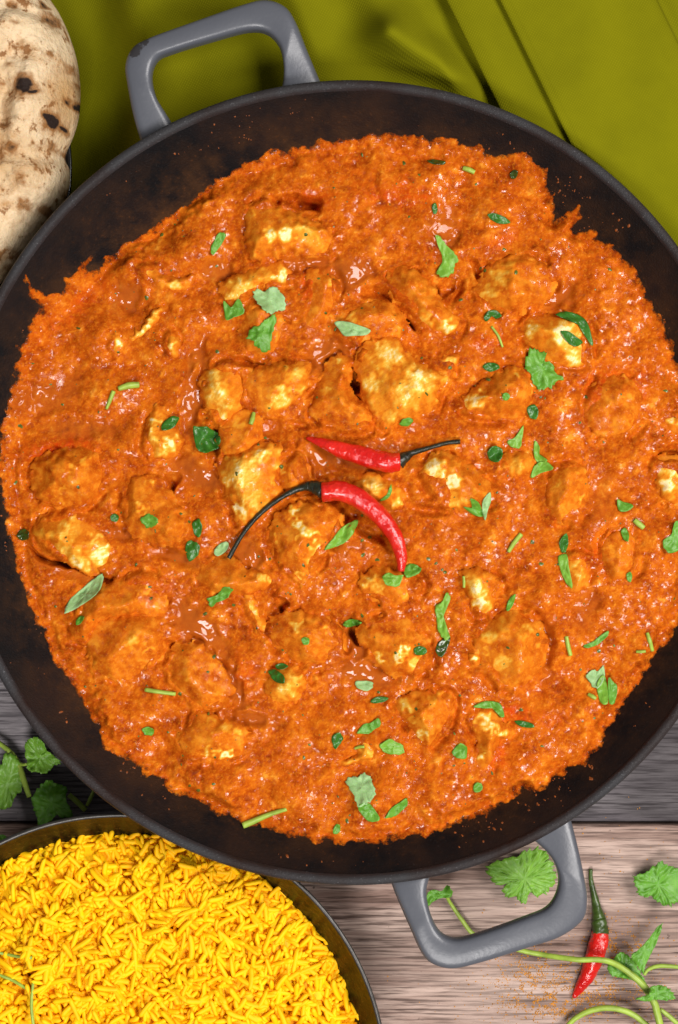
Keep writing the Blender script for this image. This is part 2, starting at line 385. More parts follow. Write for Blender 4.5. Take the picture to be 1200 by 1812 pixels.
# ------------------------------------------------------------------ curry: sauce raster and chicken
ZS = .0455
gx = G0[0] + GS * np.arange(GN); gy = G0[1] + GS * np.arange(GN)
GX, GY = np.meshgrid(gx, gy); GR = np.hypot(GX - PANC[0], GY - PANC[1])
OUTL = [(600,242),(660,235),(720,237),(800,248),(850,262),(880,280),(930,275),(965,305),(975,345),(985,385),(1000,378),(1020,366),(1030,385),(1022,405),(1050,408),(1065,425),(1085,432),(1110,460),(1130,490),(1150,530),(1172,570),(1185,600),(1200,640),(1225,720),(1235,850),(1225,1000),(1200,1105),(1160,1165),(1130,1210),(1110,1240),(1075,1290),(1060,1320),(1035,1350),(1000,1365),(960,1390),(920,1405),(880,1425),(850,1445),(800,1460),(750,1478),(680,1488),(620,1492),(560,1487),(500,1475),(440,1460),(400,1445),(350,1420),(310,1400),(260,1370),(220,1340),(180,1322),(174,1290),(162,1272),(140,1230),(100,1180),(80,1140),(50,1070),(30,1010),(15,950),(5,880),(-2,800),(5,740),(20,690),(35,620),(60,565),(72,550),(58,528),(53,490),(64,512),(85,522),(105,512),(125,488),(148,460),(161,452),(157,474),(172,465),(200,440),(250,408),(310,365),(340,345),(380,315),(400,302),(440,285),(475,265),(510,262),(550,250)]
DO = sdist(GX, GY, pxw(OUTL, ZS)) + (N_sml * .0002 + N_mid * .0005)
def ell(lst, soft=.5):
    m = np.zeros_like(GX)
    for (x, y, rx, ry, rot, s) in lst:
        c = pxw([(x, y)], ZS)[0]; k = sc(ZS); a = -math.radians(rot)
        dx, dy = GX - c[0] + N_mid * .0012, GY - c[1] + N_big * .001
        u = (dx * math.cos(a) + dy * math.sin(a)) / (rx * k); v = (-dx * math.sin(a) + dy * math.cos(a)) / (ry * k)
        m = np.maximum(m, s * sstep(1 + soft, 1 - soft, np.hypot(u, v)))
    return m
WET = ell([(225,525,26,34,20,1),(620,478,34,26,0,1),(575,628,40,24,-25,.9),(340,690,18,90,5,.8),(345,835,45,30,20,1),(215,945,30,14,0,.9),(305,985,40,14,20,1),(432,990,28,42,0,.9),(350,1108,62,28,42,1),(408,1205,14,52,-25,1),(440,1268,46,14,5,1),(625,1135,14,40,-10,1),(655,1190,62,22,12,1),(570,810,28,26,0,1),(640,815,40,24,0,.8),(985,528,34,18,-30,.9),(965,1145,16,56,0,.9),(540,468,50,12,0,.8),(75,700,70,34,-20,.6),(500,1120,14,46,-20,1),(790,400,22,40,0,.7),(1010,640,24,14,0,.5),(900,720,30,24,0,.5),(1060,880,30,40,0,.4),(380,480,26,20,40,.8),(140,760,60,18,0,.6),(470,760,30,18,0,.6),(610,980,16,30,20,.5),(1035,1080,22,34,0,.6),(120,1010,60,10,22,.7)])
PIT = ell([(540,360,24,10,10,1),(510,350,14,8,0,.6),(626,685,9,30,10,1.1),(672,522,22,9,0,.5),(722,568,7,22,-35,.8),(378,775,10,22,0,.6),(505,1090,6,34,-25,.7),(632,1115,10,20,-20,.8),(640,925,60,12,35,.7),(560,862,30,10,-10,.4),(760,905,30,8,10,.4),(775,520,30,8,-40,.4),(845,480,20,8,60,.5),(335,1155,30,6,30,.4),(120,1000,70,6,22,.9),(305,865,6,18,0,.7),(1185,800,20,8,0,.5),(430,640,20,6,20,.5),(425,735,14,8,0,.6),(540,755,20,6,0,.3),(810,520,10,20,30,.4)], .7)
RED = ell([(110,790,60,16,-8,.8),(700,340,60,26,10,.5),(1085,690,50,36,0,.55),(905,1262,60,14,5,.7),(560,500,26,30,0,.6),(720,500,40,22,30,.5),(560,350,36,14,0,.5),(1060,970,30,30,0,.4),(230,1050,50,20,-20,.4),(690,740,40,12,0,.3),(880,430,40,12,-10,.3),(130,545,80,14,-40,.4),(870,1345,20,26,0,.5),(860,600,30,10,0,.4),(430,1190,14,30,0,.4)], .9)
LUMP = ell([(720,330,70,40,10,.7),(700,390,60,30,0,.6),(620,340,60,30,0,.5),(900,350,70,40,30,.5),(860,430,50,24,-10,.5),(330,420,60,30,-30,.5),(180,620,90,50,0,.5),(210,790,60,30,0,.5),(1080,560,60,50,0,.4),(1110,1010,50,60,0,.5),(960,1010,50,50,0,.5),(760,960,50,50,0,.4),(560,1300,80,40,0,.3),(700,1400,120,30,5,.5),(960,1330,60,30,-30,.5),(240,1270,80,30,30,.5),(420,1370,90,30,20,.5),(480,340,70,24,-10,.4),(840,990,30,30,0,.5),(590,1000,40,30,0,.3),(1050,1240,50,40,0,.4),(90,600,40,50,30,.4)], .9)
TILT = ((GX - PANC[0]) * .6 - (GY - PANC[1]) * .8) / .13       # the thick sauce has settled towards one side
BASE = ZS + TILT * .0046 + N_big * .0011 + LUMP * .0034
PATCH = (N_sml * .6 + N_mid * .8)
GRM = .55 + .45 * sstep(-1.2, .8, N_mid)
H = BASE + (1 - WET) * (N_mid * .00018 + N_sml * .00007 + GRM * (N_grain * .000055 + N_fine * .00004 - N_pulp * .00005)) + WET * (-.0019 + N_sml * .00007 + N_mid * .00018) - PIT * .0085

CH = [  # label, outline, height mm, pale patches (x, y, r, strength), bareness, fibre angle
 ("pale topped chicken chunk nearest the upper rim beside a dark hollow", [(437,362),(465,350),(500,365),(530,376),(560,390),(585,405),(588,443),(550,448),(500,447),(455,455),(438,440),(433,400)], 10, [(505,412,13,1),(478,412,13,.75),(540,412,22,.45),(445,372,8,.4),(560,430,20,.3)], .10, 10),
 ("narrow yellow chicken strip just above the two joined coriander leaves", [(388,505),(400,490),(440,475),(470,465),(500,460),(518,495),(480,500),(455,512),(420,532),(395,528)], 7, [(500,484,13,.75),(430,512,24,.5),(405,520,12,.5)], .25, -20),
 ("red coated chicken lump right of the joined coriander leaves", [(545,475),(575,478),(598,495),(597,530),(580,562),(552,580),(532,570),(540,520)], 7, [(588,498,10,.55)], .02, 60),
 ("sauce covered chicken lump under the pale diamond shaped leaf", [(608,560),(640,535),(680,530),(712,550),(722,585),(690,603),(640,603),(600,597)], 8, [(620,556,11,.5),(700,580,10,.35)], .05, 20),
 ("long ridged chicken strip pointing down right above the fibrous slab", [(690,475),(720,470),(755,488),(777,520),(800,545),(824,570),(802,592),(760,582),(722,550),(692,520)], 8, [(750,563,13,.55),(792,575,15,.75),(770,500,8,.4),(718,535,9,.4)], .08, 40),
 ("biggest fibrous chicken slab at the centre with a curled knob", [(628,640),(640,612),(665,600),(700,597),(722,625),(760,648),(784,655),(792,644),(804,652),(800,672),(786,688),(772,720),(740,742),(702,746),(682,762),(660,735),(640,690)], 11, [(660,680,22,.6),(690,625,24,.7),(650,720,14,.6),(740,670,30,.6),(720,700,30,.5),(795,655,9,.8),(670,610,10,.6),(690,735,14,.4)], .22, 15),
 ("broad orange chicken piece in the upper right of the pan", [(842,502),(870,466),(910,450),(960,460),(985,490),(975,525),(940,550),(890,552),(850,532)], 8, [(886,488,17,.6),(866,515,15,.55),(905,462,10,.3)], .06, 50),
 ("beige chicken piece wrapped by a dark wilted herb strip", [(925,567),(950,556),(1000,556),(1040,573),(1050,610),(1042,640),(1000,652),(960,640),(935,610)], 9, [(942,582,14,.6),(1000,590,26,.85),(1020,630,18,.7),(1030,600,14,.7)], .15, 80),
 ("pointed chicken piece left of the large jagged coriander leaf", [(816,712),(840,685),(880,660),(920,644),(946,668),(950,700),(930,730),(880,742),(830,737)], 9, [(840,710,17,.8),(852,700,9,.7),(916,660,8,.6),(942,690,8,.5)], .05, 70),
 ("smooth yellow chicken cube left of the centre above a dark leaf", [(352,672),(365,650),(400,635),(432,650),(437,690),(420,730),(386,750),(365,735),(355,700)], 11, [(385,700,26,.5),(375,665,18,.45),(390,735,14,.5),(372,705,8,.3)], .22, 80),
 ("knobbly chicken piece right of the smooth yellow cube", [(434,662),(470,645),(510,638),(548,644),(550,675),(537,700),(510,722),(472,740),(447,712),(431,690)], 10, [(525,658,18,.5),(498,702,18,.75),(480,715,12,.5),(530,690,8,.5)], .10, 85),
 ("sauce coated chicken mound left of the fibrous slab above the upper chilli", [(568,662),(595,626),(620,640),(622,690),(660,730),(645,765),(590,758),(545,728),(560,690)], 8, [(578,686,8,.55),(597,634,6,.6),(650,750,16,.25)], .03, 40),
 ("rounded orange chicken nugget with a tiny stalk on top", [(386,762),(405,735),(440,723),(462,748),(457,792),(420,812),(390,802)], 9, [(420,745,14,.4),(440,785,10,.2)], .10, 30),
 ("large yellow chicken wedge left of the curved chilli stalk", [(382,822),(410,800),(470,783),(515,790),(498,815),(490,850),(500,868),(480,892),(450,922),(425,938),(410,902),(395,860)], 10, [(430,840,34,.55),(462,805,14,.7),(425,900,14,.85),(400,850,14,.6),(450,880,20,.45)], .22, 45),
 ("small chicken cube tucked above the lower chilli calyx", [(492,832),(500,815),(530,803),(547,838),(541,864),(505,868)], 9, [(497,830,7,.6),(520,850,9,.2)], .06, 70),
 ("chicken chunk with a white streak below the curved chilli", [(479,932),(500,902),(540,890),(592,900),(607,930),(582,970),(562,1005),(536,1037),(515,1017),(488,990)], 10, [(519,908,10,.95),(526,928,10,.95),(540,942,12,.9),(556,945,8,.8),(562,975,13,.75),(550,995,11,.6),(525,1020,9,.7),(486,948,7,.5)], .06, 30),
 ("flat yellow chicken sliver between the two red chillies", [(626,852),(660,837),(700,850),(720,887),(702,902),(660,892),(634,870)], 6, [(660,855,22,.5),(706,890,9,.6)], .22, 30),
 ("chicken chunk with two white patches right of the upper chilli stalk", [(745,832),(775,800),(810,810),(850,838),(882,870),(870,890),(830,902),(785,897),(755,862)], 10, [(768,830,19,.9),(802,852,14,1.1),(784,845,12,.7),(810,888,18,.45)], .10, 20),
 ("small orange chicken bit left of the folded coriander frond", [(885,815),(905,800),(940,802),(949,825),(930,843),(895,840)], 6, [(915,825,16,.35)], .12, 20),
 ("oval sauce smeared chicken piece below the folded coriander frond", [(972,850),(990,825),(1015,818),(1038,838),(1042,880),(1027,915),(992,927),(970,895)], 7, [(985,860,8,.45),(1000,900,12,.3),(1028,880,7,.4)], .10, 90),
 ("pale chicken point cut off by the right edge of the picture", [(1155,815),(1185,806),(1212,818),(1214,880),(1180,890),(1166,860)], 8, [(1170,826,13,.6),(1182,858,14,.9),(1195,835,12,.6)], .25, 80),
 ("tiny chicken crumb at the right edge above the pale point", [(1178,742),(1195,734),(1212,738),(1210,766),(1188,760)], 6, [(1192,742,9,.7)], .2, 10),
 ("deep red coated chicken lump near the left wall of the pan", [(48,832),(80,802),(140,790),(175,805),(180,850),(160,890),(110,900),(65,882)], 8, [(105,865,8,.4),(125,832,9,.35),(150,815,9,.35),(100,885,8,.35)], .01, 60),
 ("bare yellow chicken wedge nearest the left rim with dark shadow under it", [(50,947),(70,915),(120,904),(152,918),(190,960),(196,995),(160,1018),(125,1002),(80,975)], 12, [(175,985,20,.85),(165,955,13,.6),(120,935,22,.45),(135,1000,18,.75),(110,975,16,.5),(185,970,10,.6)], .20, 30),
 ("orange chicken chunk topped with a dark herb clump left of centre", [(212,880),(235,846),(270,845),(292,862),(335,918),(342,950),(300,967),(240,957),(218,920)], 9, [(264,850,9,.6),(253,900,10,.55),(230,830,8,.4)], .05, 50),
 ("yellow chicken bit with a dark wet leaf lying on it", [(252,762),(266,724),(286,721),(318,768),(322,790),(292,812),(254,802)], 7, [(270,740,9,.8),(268,760,7,.7),(298,783,12,.9),(285,800,12,.6)], .20, 60),
 ("shallow yellow chicken shred below the upper left sauce edge", [(241,470),(262,460),(292,485),(318,488),(342,483),(327,510),(282,507),(253,492)], 4, [(255,474,12,.5),(305,498,13,.6)], .12, 20),
 ("thin stringy chicken strand stretched across the left sauce", [(220,598),(238,584),(256,563),(268,544),(286,541),(276,562),(258,585),(241,597)], 4, [(240,588,10,.7),(262,565,9,.6),(276,550,8,.5)], .45, -40),
 ("small yellow chicken crumb left of the stringy strand", [(188,606),(200,588),(216,592),(214,615),(198,626)], 4, [(206,602,10,.6)], .2, 0),
 ("small yellow chicken crumb right of the stringy strand", [(286,605),(298,580),(312,592),(316,620),(298,630)], 5, [(301,610,10,.6)], .2, 80),
 ("rounded brown coated chicken ball in the lower left of the pan", [(154,1152),(165,1112),(200,1090),(260,1084),(290,1110),(281,1160),(250,1190),(205,1204),(170,1192)], 11, [(235,1135,12,.55),(258,1145,9,.4),(250,1172,10,.3)], .03, 20),
 ("sauce covered chicken mound below the long pale leaf at left", [(121,1100),(140,1060),(200,1028),(262,1012),(292,1050),(287,1098),(240,1093),(172,1102),(152,1140),(128,1132)], 8, [(262,1032,7,.6),(252,1048,8,.4),(285,1100,6,.4)], .01, -50),
 ("smooth orange chicken lump beside the oily channel at lower left", [(298,1150),(340,1138),(380,1168),(413,1220),(407,1252),(360,1258),(315,1232),(293,1190)], 8, [(388,1222,10,.3),(365,1235,14,.15)], .02, 40),
 ("chicken piece with a yellow ridge near the bottom left rim", [(316,1312),(338,1272),(350,1264),(395,1274),(437,1297),(427,1335),(402,1347),(345,1347)], 8, [(370,1272,10,.5),(400,1285,12,.55),(425,1294,9,.5),(365,1336,9,.85),(402,1338,9,.9),(385,1330,8,.6)], .06, 20),
 ("flat ragged edged chicken flake below the chilli stalk tip", [(345,1012),(400,985),(440,1010),(464,1012),(484,1020),(480,1042),(452,1046),(430,1062),(380,1052)], 6, [(462,1022,8,.5),(478,1030,6,.6)], .06, 20),
 ("narrow yellow chicken sliver beside a dark groove below centre left", [(430,1056),(444,1053),(460,1085),(477,1122),(456,1120),(439,1090)], 6, [(446,1080,9,.5),(456,1105,8,.45)], .25, 60),
 ("wide chicken piece below centre carrying one small green fleck", [(473,1100),(505,1085),(560,1088),(602,1108),(615,1150),(602,1172),(560,1182),(510,1162),(480,1132)], 9, [(525,1108,11,.6),(580,1112,11,.5),(604,1145,9,.45),(540,1140,10,.2)], .05, 45),
 ("yellow chicken bit under a pair of dark herb flecks", [(470,1212),(490,1180),(530,1184),(546,1215),(522,1242),(484,1247)], 6, [(505,1222,19,.5),(525,1205,10,.5)], .18, -30),
 ("chicken chunk with bright white streaks right of the oily pool", [(631,1116),(660,1095),(710,1088),(742,1115),(764,1165),(742,1192),(700,1199),(670,1177),(644,1146)], 10, [(712,1150,9,.9),(704,1166,9,.8),(672,1166,9,.75),(738,1172,14,.6),(715,1120,10,.3)], .07, -60),
 ("orange chicken piece under the lower chilli tip", [(638,1022),(680,1000),(735,1018),(747,1045),(717,1070),(665,1062),(642,1047)], 8, [(652,1026,13,.65),(670,1040,14,.5),(715,1060,9,.45)], .10, 20),
 ("small pale chicken tooth above the round ball at lower right", [(815,1015),(850,1008),(886,1028),(883,1060),(866,1090),(845,1090),(829,1060)], 8, [(846,1040,16,.75),(852,1065,14,.85),(825,1020,8,.5)], .2, 70),
 ("round glossy chicken ball with curved white glints at lower right", [(841,1137),(858,1102),(905,1078),(947,1094),(968,1135),(962,1180),(932,1212),(895,1222),(860,1192)], 12, [(888,1172,17,.55),(868,1128,12,.5),(935,1110,9,.45),(950,1140,7,.35),(860,1155,8,.4)], .12, 15),
 ("cracked yellow topped chicken piece in the lower middle", [(699,1242),(738,1225),(796,1231),(802,1260),(782,1300),(756,1324),(735,1300),(714,1270)], 9, [(718,1250,13,.6),(768,1230,12,.7),(728,1275,8,.4),(745,1302,12,.8),(752,1292,8,.6)], .10, 10),
 ("jagged bare chicken piece below the arched green leaf strip", [(835,1267),(868,1252),(892,1275),(908,1300),(882,1312),(872,1345),(856,1368),(842,1346),(848,1310),(834,1292)], 8, [(858,1272,13,.9),(870,1285,10,.8),(888,1300,8,.7),(850,1340,7,.9),(852,1322,6,.6)], .10, 55),
 ("slim yellow chicken crescent between three coriander leaves at the bottom", [(590,1352),(628,1340),(640,1305),(672,1308),(674,1337),(640,1350),(610,1355)], 5, [(650,1325,14,.4),(610,1349,10,.5),(655,1340,9,.5)], .15, -20),
 ("narrow orange chicken stick beside an upright green leaf at right", [(1003,985),(1020,974),(1042,985),(1040,1030),(1021,1052),(1003,1030)], 7, [(1020,1000,11,.5),(1028,1018,8,.5)], .15, 85),
 ("orange chicken lump near the right rim below two tiny stalks", [(1063,962),(1090,940),(1122,955),(1128,1010),(1092,1032),(1068,1000)], 6, [(1085,970,10,.35)], .04, 60),
 ("red tomato coated lump near the right side of the pan", [(1042,692),(1080,665),(1132,680),(1138,740),(1110,772),(1058,766),(1038,730)], 7, [(1118,745,7,.3)], .0, 30),
 ("sauce coated lump beneath the joined pale and green coriander leaves", [(428,548),(470,530),(497,555),(502,592),(474,628),(432,615)], 6, [(488,590,10,.35)], .03, 70),
 ("small pale crumb left of the round chicken ball", [(830,1158),(845,1155),(851,1170),(846,1180),(834,1174)], 4, [(842,1166,7,.8)], .2, 0),
 ("small yellow bit above the curled knob of the fibrous slab", [(782,636),(796,624),(815,630),(812,642),(794,647)], 4, [(798,634,9,.5)], .15, 0),
]
BARE_H = H.copy(); GROOVE = np.zeros_like(H)
def local(poly, pad, step):
    P = catmull(pxw(poly, ZS + .004), 4, True); lo, hi = P.min(0) - pad, P.max(0) + pad
    X, Y = np.meshgrid(np.arange(lo[0], hi[0], step), np.arange(lo[1], hi[1], step)); return P, X, Y
rows = []
for lab, poly, hmm, pale, bare0, fang in CH:
    P = catmull(pxw(poly, ZS + .004), 4, True); lo, hi = P.min(0) - .009, P.max(0) + .009
    i0, i1 = np.searchsorted(gx, [lo[0], hi[0]]); j0, j1 = np.searchsorted(gy, [lo[1], hi[1]])
    sl = (slice(j0, j1), slice(i0, i1)); D = sdist(GX[sl], GY[sl], P)
    men = np.exp(-(np.clip(-D + .0005, 0, 1) / .0035) ** 1.4) * .0016
    H[sl] = np.maximum(H[sl], BARE_H[sl] + men * (1 - .8 * PIT[sl]) * (1 - .55 * WET[sl]) * (hmm / 9))
    GROOVE[sl] = np.maximum(GROOVE[sl], np.exp(-((D + .0010) / .0018) ** 2) * np.clip(.25 + .55 * N_mid[sl] + .6 * N_big[sl], 0, 1.2) * min(1, hmm / 8))
H -= GROOVE * .0026; H0 = H.copy()
TOP = H.copy()
for ci, (lab, poly, hmm, pale, bare0, fang) in enumerate(CH):
    g = .0005; P, X, Y = local(poly, .002, g); r = random.Random(ci * 13 + 5)
    D = sdist(X, Y, P) + .0008 + samp(N_sml, X + ci * .01, Y) * .0004
    R = D.max(); c = P.mean(0); hh = hmm * .001 + .0014
    sh = np.minimum(D * r.uniform(1.1, 1.7), hh * 1.25)
    a0 = r.uniform(0, 6.28); nf = r.choice([4, 5, 5, 6])
    for k in range(nf):                                    # cut faces falling to the outline
        a = a0 + k * 6.28 / nf + r.uniform(-.35, .35); d = np.array((math.cos(a), math.sin(a)))
        sh = np.minimum(sh, (((P - c) @ d).max() * r.uniform(.92, 1.02) - ((X - c[0]) * d[0] + (Y - c[1]) * d[1])) * r.uniform(.45, 1.3) + .0008)
    for k in range(2):                                     # the upper faces
        a = r.uniform(0, 6.28); tl = r.uniform(.10, .34)
        sh = np.minimum(sh, hh * r.uniform(.95, 1.1) + ((X - c[0]) * math.cos(a) + (Y - c[1]) * math.sin(a)) * tl)
    for it in range(2):
        sh = (sh + np.roll(sh, 1, 0) + np.roll(sh, -1, 0) + np.roll(sh, 1, 1) + np.roll(sh, -1, 1)) / 5
    sh = np.clip(sh, 0, None); prof = np.clip(sh / hh, 0, 1) ** .7; f = 1
    bare = np.full_like(X, bare0) + .07 * samp(N_mid, X + ci * .03, Y)
    k = sc(ZS + .008)
    for (x, y, rr, s) in pale:
        q = pxw([(x, y)], ZS + .008)[0]
        wx = X + samp(N_sml, X, Y + ci * .02) * .0009; wy = Y + samp(N_sml, X + .05, Y + ci * .02) * .0009
        bare = np.maximum(bare, 1.15 * s * np.exp(-(((wx - q[0]) ** 2 + (wy - q[1]) ** 2) / (rr * k) ** 2) ** 1.4) + bare0 * .4)
    Zf = sh; Zb = sum(np.roll(np.roll(Zf, dy, 0), dx, 1) for dx in (-4, 0, 4) for dy in (-4, 0, 4)) / 9
    ridge_ = np.clip((Zf - Zb) / .00030 - .25, 0, 1) * sstep(.0008, .0028, D) * (.55 + .45 * samp(N_sml, X + .03 * ci, Y))
    bare = np.maximum(bare, bare + (.10 + .7 * bare0) * ridge_)
    a = math.radians(-fang); U = X * math.cos(a) + Y * math.sin(a); W = -X * math.sin(a) + Y * math.cos(a)
    fib = samp(N_fib, W, U)
    bare = bare * (.92 + .16 * np.clip(fib, -1.5, 1.5)) * sstep(0, .0022, D)
    coat = 1 - np.clip(bare * 1.6, 0, 1)
    z = np.median(samp(H0, P[:, 0], P[:, 1], False)) - .0010
    Z = z + sh + prof * (samp(N_mid, X + ci * .02, Y) * .00035 + samp(N_sml, X, Y + ci * .01) * .00010) \
        + prof * ((1 - coat) * fib * .00013 + coat * (samp(N_grain, X, Y) * .00008 + samp(N_fine, X, Y) * .00004 - samp(N_pulp, X, Y) * .00008))
    tone = .54 + .10 * samp(N_sml, X, Y) + .07 * samp(N_grain, X, Y) + .12 * samp(N_mid, X, Y)
    ins = D > 0; ny, nx = X.shape
    idx = -np.ones((ny, nx), int); idx[ins] = np.arange(ins.sum())
    q = np.stack([idx[:-1, :-1], idx[:-1, 1:], idx[1:, 1:], idx[1:, :-1]], -1).reshape(-1, 4); q = q[(q >= 0).all(1)]
    Vt = np.c_[X[ins], Y[ins], Z[ins]]; n = len(Vt); Vb = Vt.copy(); Vb[:, 2] = z - .004
    e = np.concatenate([q[:, [0, 1]], q[:, [1, 2]], q[:, [2, 3]], q[:, [3, 0]]]); key = {}
    es = set(map(tuple, e.tolist())); bnd = [(a_, b_) for a_, b_ in es if (b_, a_) not in es]
    F = q.tolist() + [[b_, a_, a_ + n, b_ + n] for a_, b_ in bnd] + (q[:, ::-1] + n).tolist()
    o = meshobj("chicken_piece", np.r_[Vt, Vb], F, MAT["chicken"], attrs={"bare": np.r_[bare[ins], bare[ins] * 0], "tone": np.r_[tone[ins], tone[ins]]})
    tag(o, lab, "chicken", "chicken pieces in the curry")
    # stamp into the top raster
    fx = np.round((Vt[:, 0] - G0[0]) / GS).astype(int); fy = np.round((Vt[:, 1] - G0[1]) / GS).astype(int)
    for dx in (0, 1):
        for dy in (0, 1): np.maximum.at(TOP, (np.clip(fy + dy, 0, GN - 1), np.clip(fx + dx, 0, GN - 1)), Vt[:, 2])

WZ = wallz(GR); DP = np.clip(DO, 0, 1); film = np.minimum(np.sqrt(DP * .00022), .0011) * (1 + .12 * N_grain + .15 * N_sml)
bl = sstep(0, .0065, DP) ** .8; Zs = np.maximum(WZ * (1 - bl) + H0 * bl, WZ + film)
Zs = np.where(DO > 0, np.maximum(Zs, WZ + .00008), WZ - .0012)
TOP = np.maximum(np.where(TOP > H0 + 1e-7, TOP, Zs), Zs)
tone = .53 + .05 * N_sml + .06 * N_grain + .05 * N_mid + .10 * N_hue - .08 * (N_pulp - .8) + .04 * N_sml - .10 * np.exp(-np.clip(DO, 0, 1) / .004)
tone += np.clip(N_fine - 2.0, 0, 1) * .5
keep = DO > -.0006
idx = -np.ones((GN, GN), int); idx[keep] = np.arange(keep.sum())
q = np.stack([idx[:-1, :-1], idx[:-1, 1:], idx[1:, 1:], idx[1:, :-1]], -1).reshape(-1, 4); q = q[(q >= 0).all(1)]
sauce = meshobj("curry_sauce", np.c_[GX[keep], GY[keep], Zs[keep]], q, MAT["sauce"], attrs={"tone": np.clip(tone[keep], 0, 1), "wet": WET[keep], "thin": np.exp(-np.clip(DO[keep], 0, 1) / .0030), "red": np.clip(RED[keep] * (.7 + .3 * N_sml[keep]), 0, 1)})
tag(sauce, "thick grainy orange curry sauce filling the black pan", "sauce")
def top(x, y): return samp(TOP, x, y, False)

# splatters of sauce on the wall of the pan: too small and many to count
def blobs(name, spots, mat, zf, lab, cat, flat=.35):
    V = []; F = []
    for (x, y, r) in spots:
        b = len(V); ph = random.uniform(0, 6.28); el = random.uniform(.5, 1); n = 7
        z0 = zf(x, y)
        for k in range(n):
            a = 2 * math.pi * k / n; rr = r * random.uniform(.7, 1.25)
            u, v = rr * math.cos(a), rr * math.sin(a) * el
            X, Y = x + u * math.cos(ph) - v * math.sin(ph), y + u * math.sin(ph) + v * math.cos(ph)
            V.append((X, Y, zf(X, Y) - .00005))
        for k in range(n):
            X, Y = (V[b + k][0] + x) / 2, (V[b + k][1] + y) / 2; V.append((X, Y, zf(X, Y) + r * flat * .8))
        V.append((x, y, z0 + r * flat))
        for k in range(n):
            k2 = (k + 1) % n; F.append([b + k, b + k2, b + n + k2, b + n + k]); F.append([b + n + k, b + n + k2, b + 2 * n])
    return tag(meshobj(name, V, F, mat), lab, cat, kind="stuff")
def pwall(x, y): return float(wallz(math.hypot(x - PANC[0], y - PANC[1])))
sp = []
for (x, y, r, n, spread) in [(310,268,5,3,5),(195,340,5,2,4),(435,215,3,14,22),(400,230,3,10,22),(355,250,2.5,4,14),(325,265,3,2,4),(240,300,2,5,20),(520,195,3,8,16),(560,205,2,4,14),(1033,350,4,4,6),(1095,400,5,8,10),(985,330,4,14,16),(1000,345,3,10,18),(1040,420,3,12,16),(112,1270,6,3,6),(60,1170,2,4,14),(40,585,3,2,4),(498,1518,6,3,6),(570,1518,3,6,14),(640,1530,2,4,12),(870,1455,5,10,12),(830,1475,4,10,16),(940,1425,5,8,14),(970,1410,4,12,18),(1000,1395,4,12,20),(1040,1358,6,6,8),(1150,1245,4,2,3),(1125,1285,4,2,3),(965,1460,3,2,4),(700,250,2,8,60),(880,262,3,12,20),(930,262,3,8,14),(20,900,3,14,20),(20,960,3,12,16),(60,1090,3,12,14),(640,1510,2,6,60),(300,1400,3,12,20),(230,1355,4,12,14),(1170,560,3,10,12)]:
    for k in range(n):
        px, py = random.gauss(x, spread), random.gauss(y, spread); z = pwall(*at(px, py, .045)[:2])
        X, Y, _ = at(px, py, z); rr = math.hypot(X - PANC[0], Y - PANC[1])
        if rr < .1445: sp.append((X, Y, r * random.uniform(.25, 1.0) * .00015))
blobs("sauce_splatter", sp, MAT["splat"], pwall, "dried orange sauce splashes on the black pan wall", "sauce")
# minced herb specks mixed through the sauce
fl = []
for k in range(420):
    a = random.uniform(0, 6.283); rr = .131 * math.sqrt(random.random()); x, y = PANC[0] + rr * math.cos(a), PANC[1] + rr * math.sin(a)
    j, i = int((y - G0[1]) / GS), int((x - G0[0]) / GS)
    if DO[j, i] > .003: fl.append((x, y, random.choice([.00025, .0003, .0004, .0006, .0009])))
blobs("minced_herb", fl, MAT["oilfilm"], lambda x, y: float(top(x, y)) + .00005, "minced dark green herb specks mixed through the sauce", "herb", .2)

